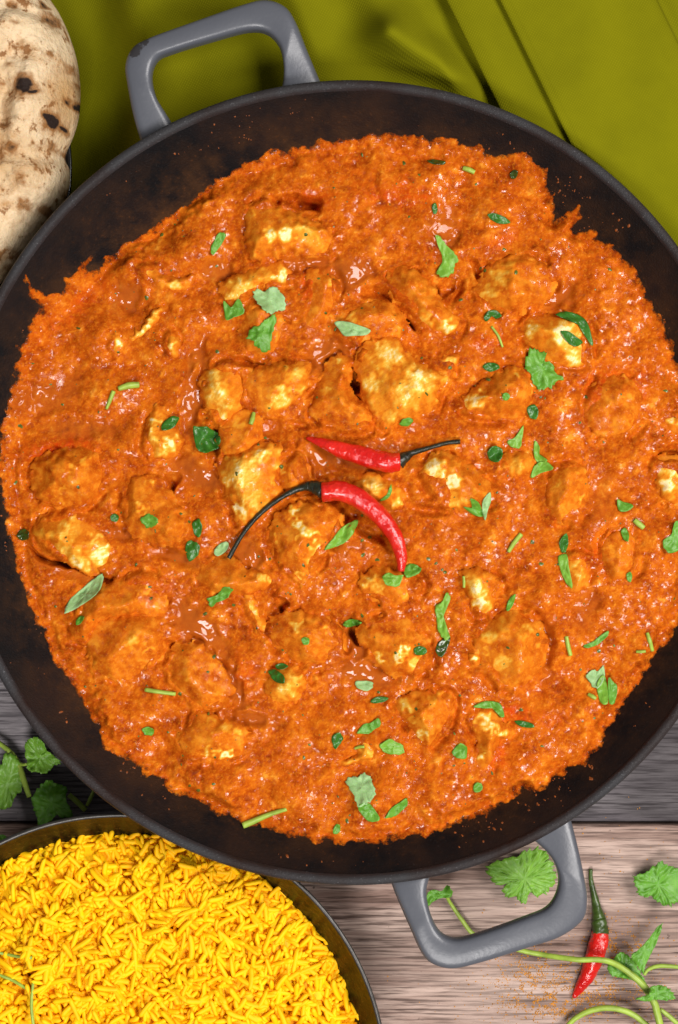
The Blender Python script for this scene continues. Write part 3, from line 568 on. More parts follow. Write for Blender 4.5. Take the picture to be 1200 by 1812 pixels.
# ------------------------------------------------------------------ coriander
def leaf(poly, mat, zf, name, parent=None, serr=0.0, lift=.0002, cup=.0, base=None, teeth=None, thick=.00022, zref=None, seg=None, crink=.00025):
    """thin leaf blade with real thickness, draped on zf"""
    zr = ZS + .006 if zref is None else zref
    P = catmull(pxw(poly, zr), seg or 5, True); c = P.mean(0)
    n = len(P); siz = np.hypot(*(P - c).T).max()
    if serr:
        t = np.arange(n); ph = random.uniform(0, 6); kk = teeth or max(5, int(n / 4.5))
        sg = ((t / n * kk * 1.35 + ph + .25 * np.sin(t * .9)) % 1.0) ** 1.5; P = c + (P - c) * (1 + 2.0 * serr * (sg - .4) + serr * .5 * np.sin(t / n * 6.28 * 5 + ph * 2))[:, None]
    rings = 7 if siz > .004 else 4
    V = [(c[0], c[1])]
    for k in range(1, rings + 1): V += [tuple(c + (p - c) * (k / rings)) for p in P]
    V = np.array(V); F = []
    for j in range(n): F.append([0, 1 + j, 1 + (j + 1) % n])
    for k in range(rings - 1):
        for j in range(n): a, b = 1 + k * n + j, 1 + k * n + (j + 1) % n; F.append([a, a + n, b + n, b])
    zz = zf(V[:, 0], V[:, 1])
    plane = np.c_[V, np.ones(len(V))]; co = np.linalg.lstsq(plane, zz, rcond=None)[0]; fit = plane @ co
    Z = np.maximum(.65 * fit + .35 * zz, zz * .6 + fit * .4) + lift
    d = (V - c) / (siz + 1e-9); Z = Z + 1.4 * cup * ((d @ np.array((math.cos(siz * 9e4), math.sin(siz * 9e4)))) ** 2 * 1.6 + .2 * (d ** 2).sum(1)) + crink * samp(N_sml, V[:, 0] * 1.4 + siz * 9, V[:, 1] * 1.4)
    Z = np.maximum(Z, zz + .00012)
    b = np.array(pxw([base], zr)[0]) if base is not None else P[np.argmax(np.hypot(*(P - c).T))]
    tips = P[:: max(1, n // 7)]; vein = np.zeros(len(V))
    for tp in list(tips) + [2 * c - b]:
        e = tp - b; L2 = (e ** 2).sum() + 1e-12; t = np.clip(((V - b) @ e) / L2, 0, .92)
        dd = np.hypot(*(V - b - t[:, None] * e).T); vein = np.maximum(vein, np.exp(-(dd / (siz * .05)) ** 2) * (1 - .6 * t))
    m = len(V); V3 = np.r_[np.c_[V, Z + thick], np.c_[V, Z]]
    F2 = F + [[i + m for i in f][::-1] for f in F]; o0 = 1 + (rings - 1) * n
    F2 += [[o0 + (j + 1) % n, o0 + j, o0 + j + m, o0 + (j + 1) % n + m] for j in range(n)]
    return meshobj(name, V3, F2, mat, parent, attrs={"vein": np.r_[vein, vein]})
def stalk(pts, wid, zf, mat, name, parent=None, lift=0, zref=None, seg=8, wob=.03):
    zr = ZS + .006 if zref is None else zref
    P = catmull(pxw(pts, zr), 6); R = np.interp(np.linspace(0, 1, len(P)), np.linspace(0, 1, len(wid)), wid) * sc(zr) / 2
    z = zf(P[:, 0], P[:, 1]); z = np.convolve(np.pad(z, 4, mode='edge'), np.ones(9) / 9, 'valid')
    lf = np.interp(np.linspace(0, 1, len(P)), np.linspace(0, 1, len(lift)), lift) if hasattr(lift, "__len__") else lift
    V, F = tube(np.c_[P, z + R * .7 + lf], R, seg, wob=wob)
    return meshobj(name, V, F, mat, parent)
LB, LM, LD, LP = (MAT["leaf_" + k] for k in ("bright", "mid", "dark", "pale"))
LEAVES = [  # label, outline, material, serration, cup
 ("bright curved coriander leaf right of the upper red lump", [(771,411),(782,418),(797,434),(812,452),(808,464),(803,478),(788,486),(773,481),(783,465),(784,448),(777,430)], LB, .07, .001),
 ("pale upturned coriander leaf joined above a greener one", [(446,515),(456,508),(466,511),(478,504),(492,508),(500,520),(504,543),(490,547),(476,552),(466,546),(454,530)], LP, .08, .0008),
 ("mid green coriander leaf joined below the pale upturned one", [(487,553),(485,575),(480,595),(474,617),(455,616),(449,603),(435,597),(444,580),(460,572),(472,562)], LM, .10, .0006),
 ("small folded coriander leaf left of the joined pair", [(394,529),(406,540),(421,527),(431,549),(412,558),(397,562)], LM, .04, .0012),
 ("pale diamond shaped coriander leaf above the fibrous slab", [(592,567),(612,566),(634,573),(656,582),(648,591),(628,592),(610,592),(600,580)], LP, .0, .0008),
 ("largest jagged green coriander leaf on the right half of the curry", [(936,628),(945,612),(956,620),(968,624),(966,636),(980,642),(986,660),(1001,667),(985,676),(974,686),(958,690),(946,676),(938,660),(929,648)], LM, .09, .0006),
 ("dark green square coriander leaf below the smooth yellow cube", [(339,757),(350,753),(366,755),(386,768),(385,790),(368,798),(360,801),(345,790)], LD, .03, .0012),
 ("slim bright coriander leaf under the bend of the lower chilli", [(574,973),(586,957),(604,935),(632,919),(630,936),(614,958),(594,968)], LB, .04, .0006),
 ("bright coriander scrap touching the lower chilli tip", [(677,1020),(688,1013),(700,1018),(713,1018),(706,1036),(690,1037),(680,1031)], LB, .05, .0008),
 ("dark coriander scrap just right of the lower chilli tip", [(714,1011),(724,998),(737,1000),(746,1008),(738,1017),(722,1022)], LM, .05, .0006),
 ("green left half of the forked coriander leaf below the two white patches", [(820,897),(836,899),(832,882),(846,888),(856,905),(858,914),(842,912)], LM, .03, .0006),
 ("pale right half of the forked coriander leaf below the two white patches", [(855,905),(856,884),(868,871),(870,888),(864,906),(860,921)], LP, .02, .0006),
 ("long pale coriander leaf below the bare wedge near the left rim", [(112,1086),(120,1062),(140,1044),(160,1026),(177,1017),(179,1036),(165,1056),(140,1073),(124,1082)], LP, .03, .0008),
 ("scalloped pale coriander fan in the bottom middle of the curry", [(614,1386),(622,1375),(632,1377),(643,1369),(655,1376),(662,1388),(663,1408),(652,1420),(636,1424),(624,1406)], LP, .09, .0010),
 ("small dark folded leaf tail below the scalloped pale fan", [(633,1425),(650,1419),(660,1428),(672,1447),(655,1453),(642,1443)], LM, .03, .0010),
 ("straight green coriander sliver right of the scalloped pale fan", [(682,1446),(694,1430),(708,1420),(721,1414),(720,1428),(706,1442),(692,1448)], LM, .06, .0004),
 ("rounded green coriander leaf right of the yellow crescent", [(672,1321),(686,1308),(700,1312),(713,1320),(716,1333),(698,1336),(684,1333)], LB, .06, .0006),
 ("lobed green coriander leaf above the yellow crescent", [(633,1297),(644,1283),(656,1280),(670,1271),(674,1283),(662,1293),(650,1300)], LM, .06, .0006),
 ("small dark coriander scrap left of the yellow crescent", [(587,1306),(599,1295),(607,1307),(601,1318),(592,1325)], LD, .06, .0006),
 ("tiny pale scalloped scrap below the oily pool", [(628,1209),(645,1206),(660,1210),(658,1220),(647,1224),(634,1219)], LP, .06, .0004),
 ("light green feathery coriander frond below the lower chilli at right", [(771,1073),(783,1066),(790,1048),(798,1058),(792,1076),(786,1092),(787,1108),(797,1127),(786,1131),(776,1116),(774,1095)], LB, .05, .0008),
 ("blackish wilted leaf below the light feathery frond", [(771,1152),(779,1136),(797,1127),(795,1143),(782,1163)], MAT["wet_herb"], .05, .0004),
 ("dim wet scrap on the white streaked chunk", [(732,1148),(744,1143),(756,1150),(750,1159),(736,1158)], LD, .04, .0004),
 ("short green stub at the top of the white streaked chunk", [(607,1105),(618,1098),(634,1099),(640,1104),(624,1111),(612,1111)], LM, .02, .0004),
 ("upright two tone green leaf on the narrow chicken stick", [(989,987),(1003,980),(1008,1004),(1014,1040),(1003,1032),(994,1010)], LB, .03, .0006),
 ("dark wet leaf above the upright two tone leaf", [(991,958),(1003,944),(1007,962),(1002,978),(994,975)], LD, .05, .0005),
 ("dark green tapered sliver right of the round chicken ball", [(1033,1143),(1052,1135),(1077,1117),(1076,1127),(1060,1141),(1042,1147)], LM, .02, .0005),
 ("pale frilly leaf of the cluster near the lower right rim", [(1040,1196),(1052,1186),(1060,1189),(1071,1179),(1071,1200),(1060,1218),(1047,1212)], LP, .08, .0008),
 ("bright upright strip in the leaf cluster near the lower right rim", [(1058,1208),(1068,1196),(1074,1204),(1075,1240),(1064,1245),(1058,1228)], LB, .02, .0008),
 ("darker right hand leaf of the cluster near the lower right rim", [(1077,1200),(1086,1207),(1093,1216),(1087,1243),(1077,1242)], LM, .03, .0008),
 ("arched thin green leaf strip above the jagged bare chicken", [(838,1251),(858,1242),(878,1243),(889,1250),(893,1268),(885,1268),(877,1255),(856,1254)], LM, .02, .0006),
 ("folded green leaf left of the jagged bare chicken", [(800,1331),(814,1314),(826,1322),(825,1342),(808,1340)], LM, .05, .0010),
 ("lower bright half of the folded frond right of the upper chilli stalk", [(943,846),(944,830),(956,818),(970,817),(979,830),(958,837)], LB, .04, .0008),
 ("upper thin half of the folded frond right of the upper chilli stalk", [(948,779),(957,790),(957,803),(970,814),(960,822),(948,810)], LB, .03, .0008),
 ("small bright triangular leaf left of the folded frond", [(899,781),(914,772),(929,752),(926,776),(922,792),(908,790)], LB, .04, .0006),
 ("dark wet rounded leaf right of the upper chilli stalk tip", [(864,800),(874,789),(888,792),(891,806),(880,818),(868,812)], LD, .04, .0012),
 ("small plain green scrap alone below the oval chicken piece at right", [(1095,884),(1106,888),(1122,893),(1116,903),(1098,904)], LM, .04, .0005),
 ("green leaf pair cut by the right edge of the picture", [(1171,960),(1188,946),(1195,924),(1212,928),(1212,964),(1186,979)], LM, .06, .0008),
 ("dark see-through leaf lying on the yellow bit at left", [(284,752),(298,736),(313,737),(306,754),(288,761)], LD, .04, .0006),
 ("thin crooked green scrap below the upper left sauce edge", [(371,434),(384,408),(398,409),(389,427),(375,446)], LM, .05, .0004),
 ("small curled dark arc left of the beige wrapped piece", [(858,560),(866,548),(880,546),(890,556),(882,560),(872,556),(864,566)], LD, .02, .0005),
 ("long dark herb strip wrapped over the beige chicken piece", [(985,556),(1000,549),(1024,554),(1042,570),(1051,606),(1046,608),(1036,580),(1014,562)], LD, .02, .0005),
 ("short dark leaf lying on the beige chicken piece", [(991,588),(1004,586),(1022,596),(1033,606),(1018,613),(1002,604)], LD, .04, .0004),
 ("dark flat sliver in the upper right of the sauce", [(864,377),(880,375),(898,382),(906,390),(888,392),(872,386)], LD, .02, .0005),
 ("curly bright scrap above the oily channel at left", [(364,1062),(384,1052),(398,1037),(410,1043),(404,1058),(384,1066),(374,1074)], LM, .10, .0008),
 ("dark glossy fleck on the yellow bit below centre", [(474,1190),(486,1186),(502,1195),(503,1208),(486,1206)], LD, .03, .0006),
 ("thin dark fleck just above the glossy one below centre", [(487,1178),(500,1175),(510,1180),(500,1185),(490,1184)], LD, .03, .0004),
 ("dark fresh clump on the orange chunk left of centre", [(249,918),(262,910),(276,914),(281,924),(268,934),(254,930)], LM, .12, .0006),
 ("upper of two sunken scraps left of the chilli stalk tip", [(339,925),(350,918),(356,934),(352,950),(343,946)], LD, .06, .0002),
 ("lower of two sunken scraps left of the chilli stalk tip", [(326,964),(340,958),(352,968),(346,986),(330,992)], LD, .06, .0002),
 ("short pale stub touching the end of the curved chilli stalk", [(377,976),(388,962),(402,960),(400,974),(384,985)], LP, .02, .0006),
 ("small dark dab in the sauce near the lower left wall", [(250,1292),(260,1288),(271,1294),(266,1305),(254,1302)], LM, .06, .0004),
 ("tiny dark dab below the long pale leaf at left", [(132,1100),(140,1091),(149,1092),(142,1103),(134,1107)], LM, .03, .0004),
 ("thin green splinter above the round chicken ball", [(896,1079),(902,1060),(912,1051),(910,1068),(902,1080)], LM, .02, .0008),
 ("green dab at the tip of the fibrous slab", [(708,750),(714,741),(727,738),(732,745),(722,753)], LM, .05, .0004),
 ("narrow dark green sliver between the chillies on the flat chicken", [(672,886),(684,876),(692,857),(693,872),(684,884)], LM, .03, .0006),
 ("small green speck on the wide chicken piece below centre", [(534,1130),(540,1126),(548,1130),(546,1139),(537,1139)], LM, .03, .0004),
 ("small green leaf tip at the very bottom of the sauce", [(589,1473),(595,1459),(602,1462),(601,1474),(593,1478)], LM, .04, .0004),
 ("dark scrap above the small green dab near the bottom right", [(912,1277),(924,1276),(940,1280),(946,1287),(930,1288),(918,1284)], LD, .05, .0003),
 ("green dab in the sauce near the bottom right wall", [(838,1392),(846,1385),(855,1392),(850,1402),(840,1402)], LM, .06, .0003),
 ("dark blot at the left wall beside the bare chicken wedge", [(24,946),(34,936),(46,942),(44,954),(30,956)], MAT["wet_herb"], .06, .0004),
 ("dark dab in the pool left of the orange chunk", [(193,914),(200,909),(207,914),(204,923),(195,922)], LD, .03, .0003),
 ("olive fleck on the pointed chicken piece left of the jagged leaf", [(887,700),(894,696),(901,702),(896,710),(888,708)], LM, .03, .0003),
 ("olive wet scrap above the pointed chicken piece", [(856,648),(866,640),(882,642),(886,650),(870,656)], LD, .03, .0005),
 ("dark translucent scrap right of the pointed chicken piece", [(935,722),(946,714),(955,724),(952,740),(940,738)], LD, .03, .0003),
 ("small green wisp below the tiny stalks at right", [(1100,940),(1108,934),(1114,944),(1111,958),(1104,954)], LM, .03, .0004),
 ("round green speck near the right rim below the chicken lump", [(1109,1016),(1115,1012),(1119,1020),(1116,1030),(1110,1026)], LM, .03, .0003),
 ("dark strip near the top of the sauce beside a light stub", [(757,277),(772,275),(790,279),(786,285),(768,284)], MAT["wet_herb"], .03, .0003),
 ("black speck by the upper right wall", [(904,304),(911,298),(918,302),(915,311),(907,311)], MAT["wet_herb"], .03, .0004),
 ("green sliver on the sauce right of the red upper lump", [(766,360),(772,355),(776,366),(773,374),(768,372)], LD, .03, .0004),
 ("flat dim scrap above the cracked yellow chicken", [(656,1242),(668,1234),(688,1236),(680,1243),(662,1246)], LD, .03, .0003),
]
for lab, poly, mat, serr, cup in LEAVES:
    tag(leaf(poly, mat, top, "coriander_leaf", serr=serr, cup=cup), lab, "coriander leaf", "chopped coriander on the curry")
for lab, pts, wid in [
  ("long pale coriander stalk lying at the bottom left sauce edge", [(429,1463),(455,1453),(480,1443),(507,1434)], [13, 11, 9, 7]),
  ("short straight yellow green stalk in the lower left sauce", [(255,1222),(280,1226),(309,1230)], [8, 8, 7]),
  ("thin yellow green stalk upright by the dark tapered sliver", [(1002,1126),(1005,1142),(1010,1160)], [7, 8, 7]),
  ("slanted green stalk above the pale chicken tooth", [(901,977),(911,961),(924,945)], [7, 9, 9]),
  ("upright pale stalk at the lower right sauce edge", [(1146,1120),(1150,1134),(1156,1152)], [6, 8, 7]),
  ("tiny flat stalk left of the upright one at the sauce edge", [(1126,1153),(1134,1153),(1142,1152)], [5, 6, 5]),
  ("stubby pale stalk near the right rim above the chicken lump", [(1124,920),(1132,927),(1141,934)], [9, 11, 9]),
  ("tiny bright stalk on top of the rounded orange nugget", [(448,729),(446,740),(443,750)], [7, 9, 8]),
  ("glossy green stalk in the left sauce", [(206,686),(224,680),(242,678)], [9, 13, 11]),
  ("thin slanted stalk below the glossy one in the left sauce", [(184,722),(192,704),(198,690)], [5, 8, 8]),
  ("small light stub near the top of the sauce", [(822,290),(832,293),(843,298)], [8, 10, 8]),
  ("tiny pale stalk left of the pale chicken tooth", [(821,1020),(822,1030),(822,1040)], [5, 6, 5]),
  ("pale stub at the left of the lower right leaf cluster", [(1041,1228),(1048,1232),(1054,1236)], [6, 8, 6]),
  ("tiny pale stalk on the yellow crescent", [(628,1326),(636,1323),(645,1322)], [5, 6, 5]),
  ("thin wilted stalk below the small curled dark arc", [(872,575),(884,592),(892,612)], [4, 5, 4])]:
    tag(stalk(pts, wid, top, MAT["stalk"], "coriander_stalk"), lab, "stalk", "chopped coriander on the curry")

# ------------------------------------------------------------------ chillies
def chilli(lab, body, bw, stem, sw, stem_mat, zf, zref, lift=0.0, stem_lift=0.0):
    c = pxw([body[0]], zref)[0]; root = empty("red_chilli", (c[0], c[1], float(np.mean(zf(np.array([c[0]]), np.array([c[1]]))))))
    tag(root, lab, "chilli", "fresh red chillies")
    P = catmull(pxw(body, zref), 8); t = np.linspace(0, 1, len(P)); R = np.interp(t, np.linspace(0, 1, len(bw)), bw) * sc(zref) / 2
    z = zf(P[:, 0], P[:, 1]); z = np.convolve(np.pad(z, 8, mode='edge'), np.ones(17) / 17, 'valid'); z = np.maximum(z, z.mean())
    zb = z + R * .75 + lift
    end = P[0] - (P[1] - P[0]) * .5
    V, F = tube(np.r_[[[*(P[0] - (P[1] - P[0]) * .45), zb[0]]], np.c_[P, zb]], np.r_[R[0] * .72, R], 18, wob=.025); meshobj("pod", V, F, MAT["chilli"], root)
    Q = catmull(pxw(stem, zref), 8); t = np.linspace(0, 1, len(Q)); R2 = np.interp(t, np.linspace(0, 1, len(sw)), sw) * sc(zref) / 2
    z2 = zf(Q[:, 0], Q[:, 1]); z2 = np.convolve(np.pad(z2, 8, mode='edge'), np.ones(17) / 17, 'valid') + R2
    bl = np.clip(t * 2.2, 0, 1); z2 = (1 - bl) * zb[0] + bl * np.maximum(z2 + stem_lift, z2)
    n = len(Q) // 4
    V, F = tube(np.c_[Q[:n + 1], z2[:n + 1]], R2[:n + 1], 12, wob=.05); meshobj("calyx", V, F, stem_mat, root)
    V, F = tube(np.c_[Q[n:], z2[n:]], R2[n:], 9, wob=.04); meshobj("stalk", V, F, stem_mat, root)
    return root
chilli("curved red chilli on the curry with a long black stalk sweeping left", [(570,870),(605,869),(640,885),(675,915),(700,950),(711,985),(711,1012)], [36, 37, 36, 33, 28, 22, 12],
       [(572,868),(556,861),(535,862),(500,878),(460,908),(428,945),(402,989)], [30, 24, 13, 9, 9, 8, 9], MAT["stem_black"], top, ZS + .012, .0025, .002)
chilli("straight red chilli on the curry pointing left above the curved one", [(708,817),(685,817),(650,808),(605,795),(570,782),(541,773)], [33, 37, 36, 30, 19, 5],
       [(706,816),(718,808),(732,800),(765,790),(795,782),(817,780)], [28, 20, 11, 8, 8, 9], MAT["stem_black"], top, ZS + .010, .0005, .001)

# ------------------------------------------------------------------ rice bowl
ZB = .0420; BC = np.array(at(211, 1915, ZB)[:2]); BR = 476 * sc(ZB)
bowl = empty("rice_bowl", (BC[0], BC[1], 0)); tag(bowl, "black and bronze speckled bowl holding yellow rice", "bowl")
ip = [(0, .004), (.045, .0045), (.065, .0085), (.080, .0165), (.091, .027), (BR - .0036, ZB - .0035), (BR - .0016, ZB - .0004)]
V, F = lathe([(0, .004)] + [tuple(p) for p in catmull(ip[1:], 5)], BC, 160); meshobj("bowl_inside", V, F, MAT["bowl"], bowl)
V, F = lathe([(BR - .0016, ZB - .0004), (BR - .0010, ZB), (BR - .0003, ZB - .0001), (BR, ZB - .0008), (BR - .0002, ZB - .0018)], BC, 200); meshobj("rim", V, F, MAT["bowlrim"], bowl)
V, F = lathe([(BR - .0002, ZB - .0018), (.097, .030), (.086, .0165), (.070, .0055), (.050, .0012), (.048, .0003), (0, .0003)], BC, 120); meshobj("bowl_outside", V, F, MAT["plate"], bowl)
# the mound
RR = .0945
def mound(x, y):
    r = np.hypot(x - BC[0], y - BC[1]); return .0270 + .0170 * np.clip(1 - (r / RR) ** 2.6, 0, 1) + .0016 * samp(N_mid, x * .9, y * .9) * np.clip((RR - r) / .01, 0, 1)
ricer = empty("rice_mound", (BC[0], BC[1], .0045)); tag(ricer, "heap of yellow long grain rice filling the bowl", "rice")
def grain(seed):
    r = random.Random(seed); L = r.uniform(.0064, .0108); W = r.uniform(.00078, .00100); bend = r.uniform(-.0009, .0009); n = 11; P = []; R = []
    for i in range(n):
        t = i / (n - 1); x = (t - .5) * L; P.append((x, bend * (1 - (2 * t - 1) ** 2), r.uniform(-.00006, .00006)))
        R.append(W * (max(.0, 1 - abs(2 * t - 1) ** 5)) ** .5 * (1 - .25 * (t - .5)) + .00016)
    V, F = tube(P, R, 8, flat=.85); return V, F
GR_ = [grain(k) for k in range(14)]
gm = []
for V, F in GR_:
    me = bpy.data.meshes.new("rice_grain"); me.from_pydata(V.tolist(), [], F); me.polygons.foreach_set("use_smooth", [True] * len(me.polygons)); me.materials.append(MAT["rice"]); gm.append(me)
from mathutils import Euler, Matrix
def put(x, y, dz, pitch):
    e = Euler((random.uniform(0, 6.28), random.gauss(0, pitch), random.uniform(0, 6.28)), 'XYZ')
    return Matrix.Translation((x, y, float(mound(x, y)) + dz)) @ e.to_matrix().to_4x4()
# only the part of the mound in reach of the picture
def inb(rmax):
    while True:
        a = random.uniform(0, 6.283); r = rmax * math.sqrt(random.random()); x, y = BC[0] + r * math.cos(a), BC[1] + r * math.sin(a)
        if x > -.150 and y > -.225: return x, y
SV = []; SF = []
def bake(Mx, k):
    V, F = GR_[k]; b = len(SV); A = np.array(Mx); W_ = V @ A[:3, :3].T + A[:3, 3]
    SV.extend(W_.tolist()); SF.extend([[i + b for i in f] for f in F])
for k in range(5600):
    x, y = inb(RR - .001); bake(put(x, y, random.uniform(-.0030, .0012), .28), random.randrange(14))
for k in range(160):                                        # loose grains round the edge
    a = random.uniform(0, 3.3) - .1; r = RR + random.gauss(-.0015, .0016); x, y = BC[0] + r * math.cos(a), BC[1] + r * math.sin(a)
    bake(put(x, y, random.uniform(-.001, .0022), .45), random.randrange(14))
for k in range(300):
    x, y = inb(RR - .003); o = bpy.data.objects.new("rice_grain", gm[k % 14]); COL.objects.link(o); o.parent = ricer
    Mx = put(x, y, random.uniform(.0012, .0026), .36); Mx.translation -= Vector(ricer.location); o.matrix_local = Mx
o = meshobj("rice_grains", SV, SF, MAT["rice"], ricer); o["kind"] = "stuff"
mv = [(BC[0], BC[1], .0405)]; mf = []
for j in range(1, 13):
    for k in range(60):
        a = k * math.pi / 30; r = RR * j / 12 - .0015; x, y = BC[0] + r * math.cos(a), BC[1] + r * math.sin(a); mv.append((x, y, float(mound(x, y)) - .0012))
for k in range(60): mf.append([0, 1 + k, 1 + (k + 1) % 60])
for j in range(11):
    for k in range(60): a, b = 1 + j * 60 + k, 1 + j * 60 + (k + 1) % 60; mf.append([a, a + 60, b + 60, b])
meshobj("packed_rice", mv, mf, MAT["rice"], ricer)
ZR = .046
def rtop(x, y): return mound(np.asarray(x), np.asarray(y)) + .0036
for lab, pts in [("upper of two thin green herb stalks entering the rice from the left edge", [(-20, 1688), (15, 1696), (55, 1697)]),
                 ("lower of two thin green herb stalks entering the rice from the left edge", [(-20, 1722), (15, 1736), (48, 1752)]),
                 ("thin green herb stalk standing upright in the rice at the bottom edge", [(58, 1738), (57, 1780), (62, 1830)])]:
    tag(stalk(pts, [5, 6, 6], rtop, MAT["stalk"], "herb_stalk", zref=ZR), lab, "stalk", "herb stalks on the rice")

# ------------------------------------------------------------------ naan on its plate
pc = np.array(at(-215, 300, .022)[:2]); prr = 343 * sc(.022)
plate = empty("bread_plate", (pc[0], pc[1], .0050)); tag(plate, "dark glossy plate edge under the naan bread", "plate")
V, F = lathe([(0, .0150), (.05, .0150), (prr - .012, .0170), (prr - .002, .0225), (prr - .0005, .0230), (prr, .0224), (prr - .001, .0210), (prr - .014, .0125), (.050, .0052), (0, .0050)], pc, 140)
meshobj("plate_body", V, F, MAT["plate"], plate)
NP = [(-260,-120),(-60,-150),(40,-60),(88,-2),(108,30),(124,68),(135,105),(141,150),(140,195),(132,232),(117,268),(114,282),(122,300),(120,335),(104,372),(70,420),(35,462),(0,500),(-60,560),(-180,590),(-300,500),(-340,250),(-320,20)]
ZN = .048
P = catmull(pxw(NP, .026), 18, True); nP = len(P); cN = P.mean(0); NRg = 110
tt = np.linspace(0, 1, NRg) ** .8; X = cN[0] + (P[None, :, 0] - cN[0]) * tt[:, None]; Y = cN[1] + (P[None, :, 1] - cN[1]) * tt[:, None]
D = sdist(X, Y, P); D[-1] = 0
prof = np.clip(1 - (1 - np.clip(D / .020, 0, 1)) ** 2, 0, 1) ** .6
Z = .0240 + prof * .0290 + np.clip(D / .02, 0, 1) * (samp(fnoise(.022, 31), X, Y) * .0018 + samp(N_mid, X, Y) * .0004 + samp(N_sml, X, Y) * .00012)
def crease(pts, wdt, dep):
    global Z
    Q = catmull(pxw(pts, ZN), 6); d = np.full(X.shape, 1.)
    for a in Q: d = np.minimum(d, np.hypot(X - a[0], Y - a[1]))
    Z -= dep * np.exp(-(d / wdt) ** 2)
crease([(125, 284), (90, 278), (40, 268), (0, 262), (-60, 270)], .0040, .0035); crease([(8, 150), (4, 220), (-8, 280)], .0035, .0030)
crease([(95, 30), (60, 22), (20, 10)], .0022, .0022); crease([(100, 375), (60, 365), (25, 330), (10, 290)], .004, .0025)
chs = [(46,155,13,1.1),(62,166,6,.9),(129,171,7,1),(113,170,5,.7),(88,209,9,1),(104,217,5,.9),(15,222,7,.6),(20,262,9,.6),(0,270,9,.6),(58,252,4,.6),(86,250,5,.5),(97,256,5,.45),(85,25,10,.6),(70,0,5,.7),(22,8,6,.55),(30,45,7,.45),(36,318,8,.5),(72,366,7,.55),(66,388,5,.6),(45,427,6,.65),(20,445,9,.5),(4,470,8,.6),(40,360,7,.5),(102,330,6,.45),(95,368,7,.5),(62,295,4,.5),(120,110,8,.35),(20,118,6,.5),(38,84,6,.5),(85,92,4,.5),(5,150,5,.5),(126,132,5,.45),(128,240,5,.45)]
ch = np.zeros_like(X)
for (x, y, r, s) in chs:
    q = pxw([(x, y)], ZN)[0]; ch = np.maximum(ch, s * np.exp(-((X + .0004 * samp(N_sml, X, Y) - q[0]) ** 2 + (Y + .0004 * samp(N_sml, X + .04, Y) - q[1]) ** 2) / (r * .00022 * 1.45) ** 2))
ch += .16 * np.exp(-((D - .006) / .005) ** 2)
F = []
for k in range(NRg - 1):
    for m_ in range(nP): a, b = k * nP + m_, k * nP + (m_ + 1) % nP; F.append([a, a + nP, b + nP, b])
Vt = np.c_[X.ravel(), Y.ravel(), Z.ravel()]; n = len(Vt)
Vb = np.c_[cN[0] + (P[:, 0] - cN[0]) * .97, cN[1] + (P[:, 1] - cN[1]) * .97, np.full(nP, .0205)]
F += [[n - nP + m_, n + m_, n + (m_ + 1) % nP, n - nP + (m_ + 1) % nP] for m_ in range(nP)] + [[n + m_ for m_ in range(nP)][::-1]]
naan = meshobj("naan_bread", np.r_[Vt, Vb], F, MAT["naan"], attrs={"char": np.r_[ch.ravel(), np.zeros(nP)]})
tag(naan, "puffy naan bread with charred brown spots at the upper left", "bread")

# ------------------------------------------------------------------ olive napkin
fd = np.array((.49, .872)); ud = np.array((.872, -.49))     # fold direction and its normal, in photo pixels
prof = [(-360, .004), (-200, .004), (0, .004), (150, .0045), (300, .004), (420, .004), (520, .0042), (600, .0040), (660, .0036), (705, .0034), (728, .0038), (734, .0052), (722, .0068), (703, .0080), (693, .0090), (690, .0099), (693, .0109), (705, .0117), (722, .0120), (750, .0112), (785, .0106), (805, .0110), (812, .0122), (800, .0134), (784, .0138), (777, .0144), (775, .0151), (778, .0158), (788, .0163), (802, .0166), (860, .0156), (940, .0150), (985, .0158), (1008, .0164), (1022, .0150), (1026, .0120), (1034, .0118), (1060, .0140), (1110, .0135), (1200, .010), (1350, .008), (1600, .008)]
prof = [(u, z if u < 690 else .0034 + (z - .0034) * (.95 if u < 765 else .70)) for u, z in prof]
pp = catmull(prof, 10); vs = np.linspace(-420, 1260, 290)
Vc = np.zeros((len(vs), len(pp), 3))
for j, v in enumerate(vs):
    wob = 5 * math.sin(v / 190 + .6) - 9 * (v / 400) ** 2 * .5
    px = fd[0] * v + ud[0] * (pp[:, 0] + wob * np.clip((pp[:, 0] - 600) / 80, 0, 1)); py = fd[1] * v + ud[1] * (pp[:, 0] + wob)
    z = pp[:, 1] + np.interp(pp[:, 0], [-360, 60, 640, 780, 1250, 1600], [0, 0, .016, .018, .004, .002]) + .020 / (1 + np.exp(-(px - 222 + 14 * math.sin(v / 60)) / 13))
    left = np.clip((690 - pp[:, 0]) / 60, 0, 1)
    def ridge(x0, y0, x1, y1, wd, hh):
        ex, ey = x1 - x0, y1 - y0; L2 = ex * ex + ey * ey; t = np.clip(((px - x0) * ex + (py - y0) * ey) / L2, 0, 1)
        return hh * np.exp(-((px - x0 - t * ex) ** 2 + (py - y0 - t * ey) ** 2) / wd ** 2)
    und = (ridge(430, -140, 640, 170, 90, .006) + ridge(590, -140, 690, 40, 50, .012) + ridge(690, 60, 850, 150, 34, .013) + ridge(740, -140, 790, 10, 34, .006))
    z += left * (und + .0012 * np.sin(px / 61 + py / 83) + .001 * np.sin(px / 27 - py / 140))
    z += (1 - left) * (.0010 * np.sin(v / 130 + pp[:, 0] / 90) + .0008 * np.sin(v / 57 + 1))
    Vc[j, :, 0], Vc[j, :, 1], Vc[j, :, 2] = px, py, np.maximum(z, .0012)
s_ = (CAMH - Vc[..., 2]) / FPX; W3 = np.stack([(Vc[..., 0] - 600) * s_, (906 - Vc[..., 1]) * s_, Vc[..., 2]], -1)
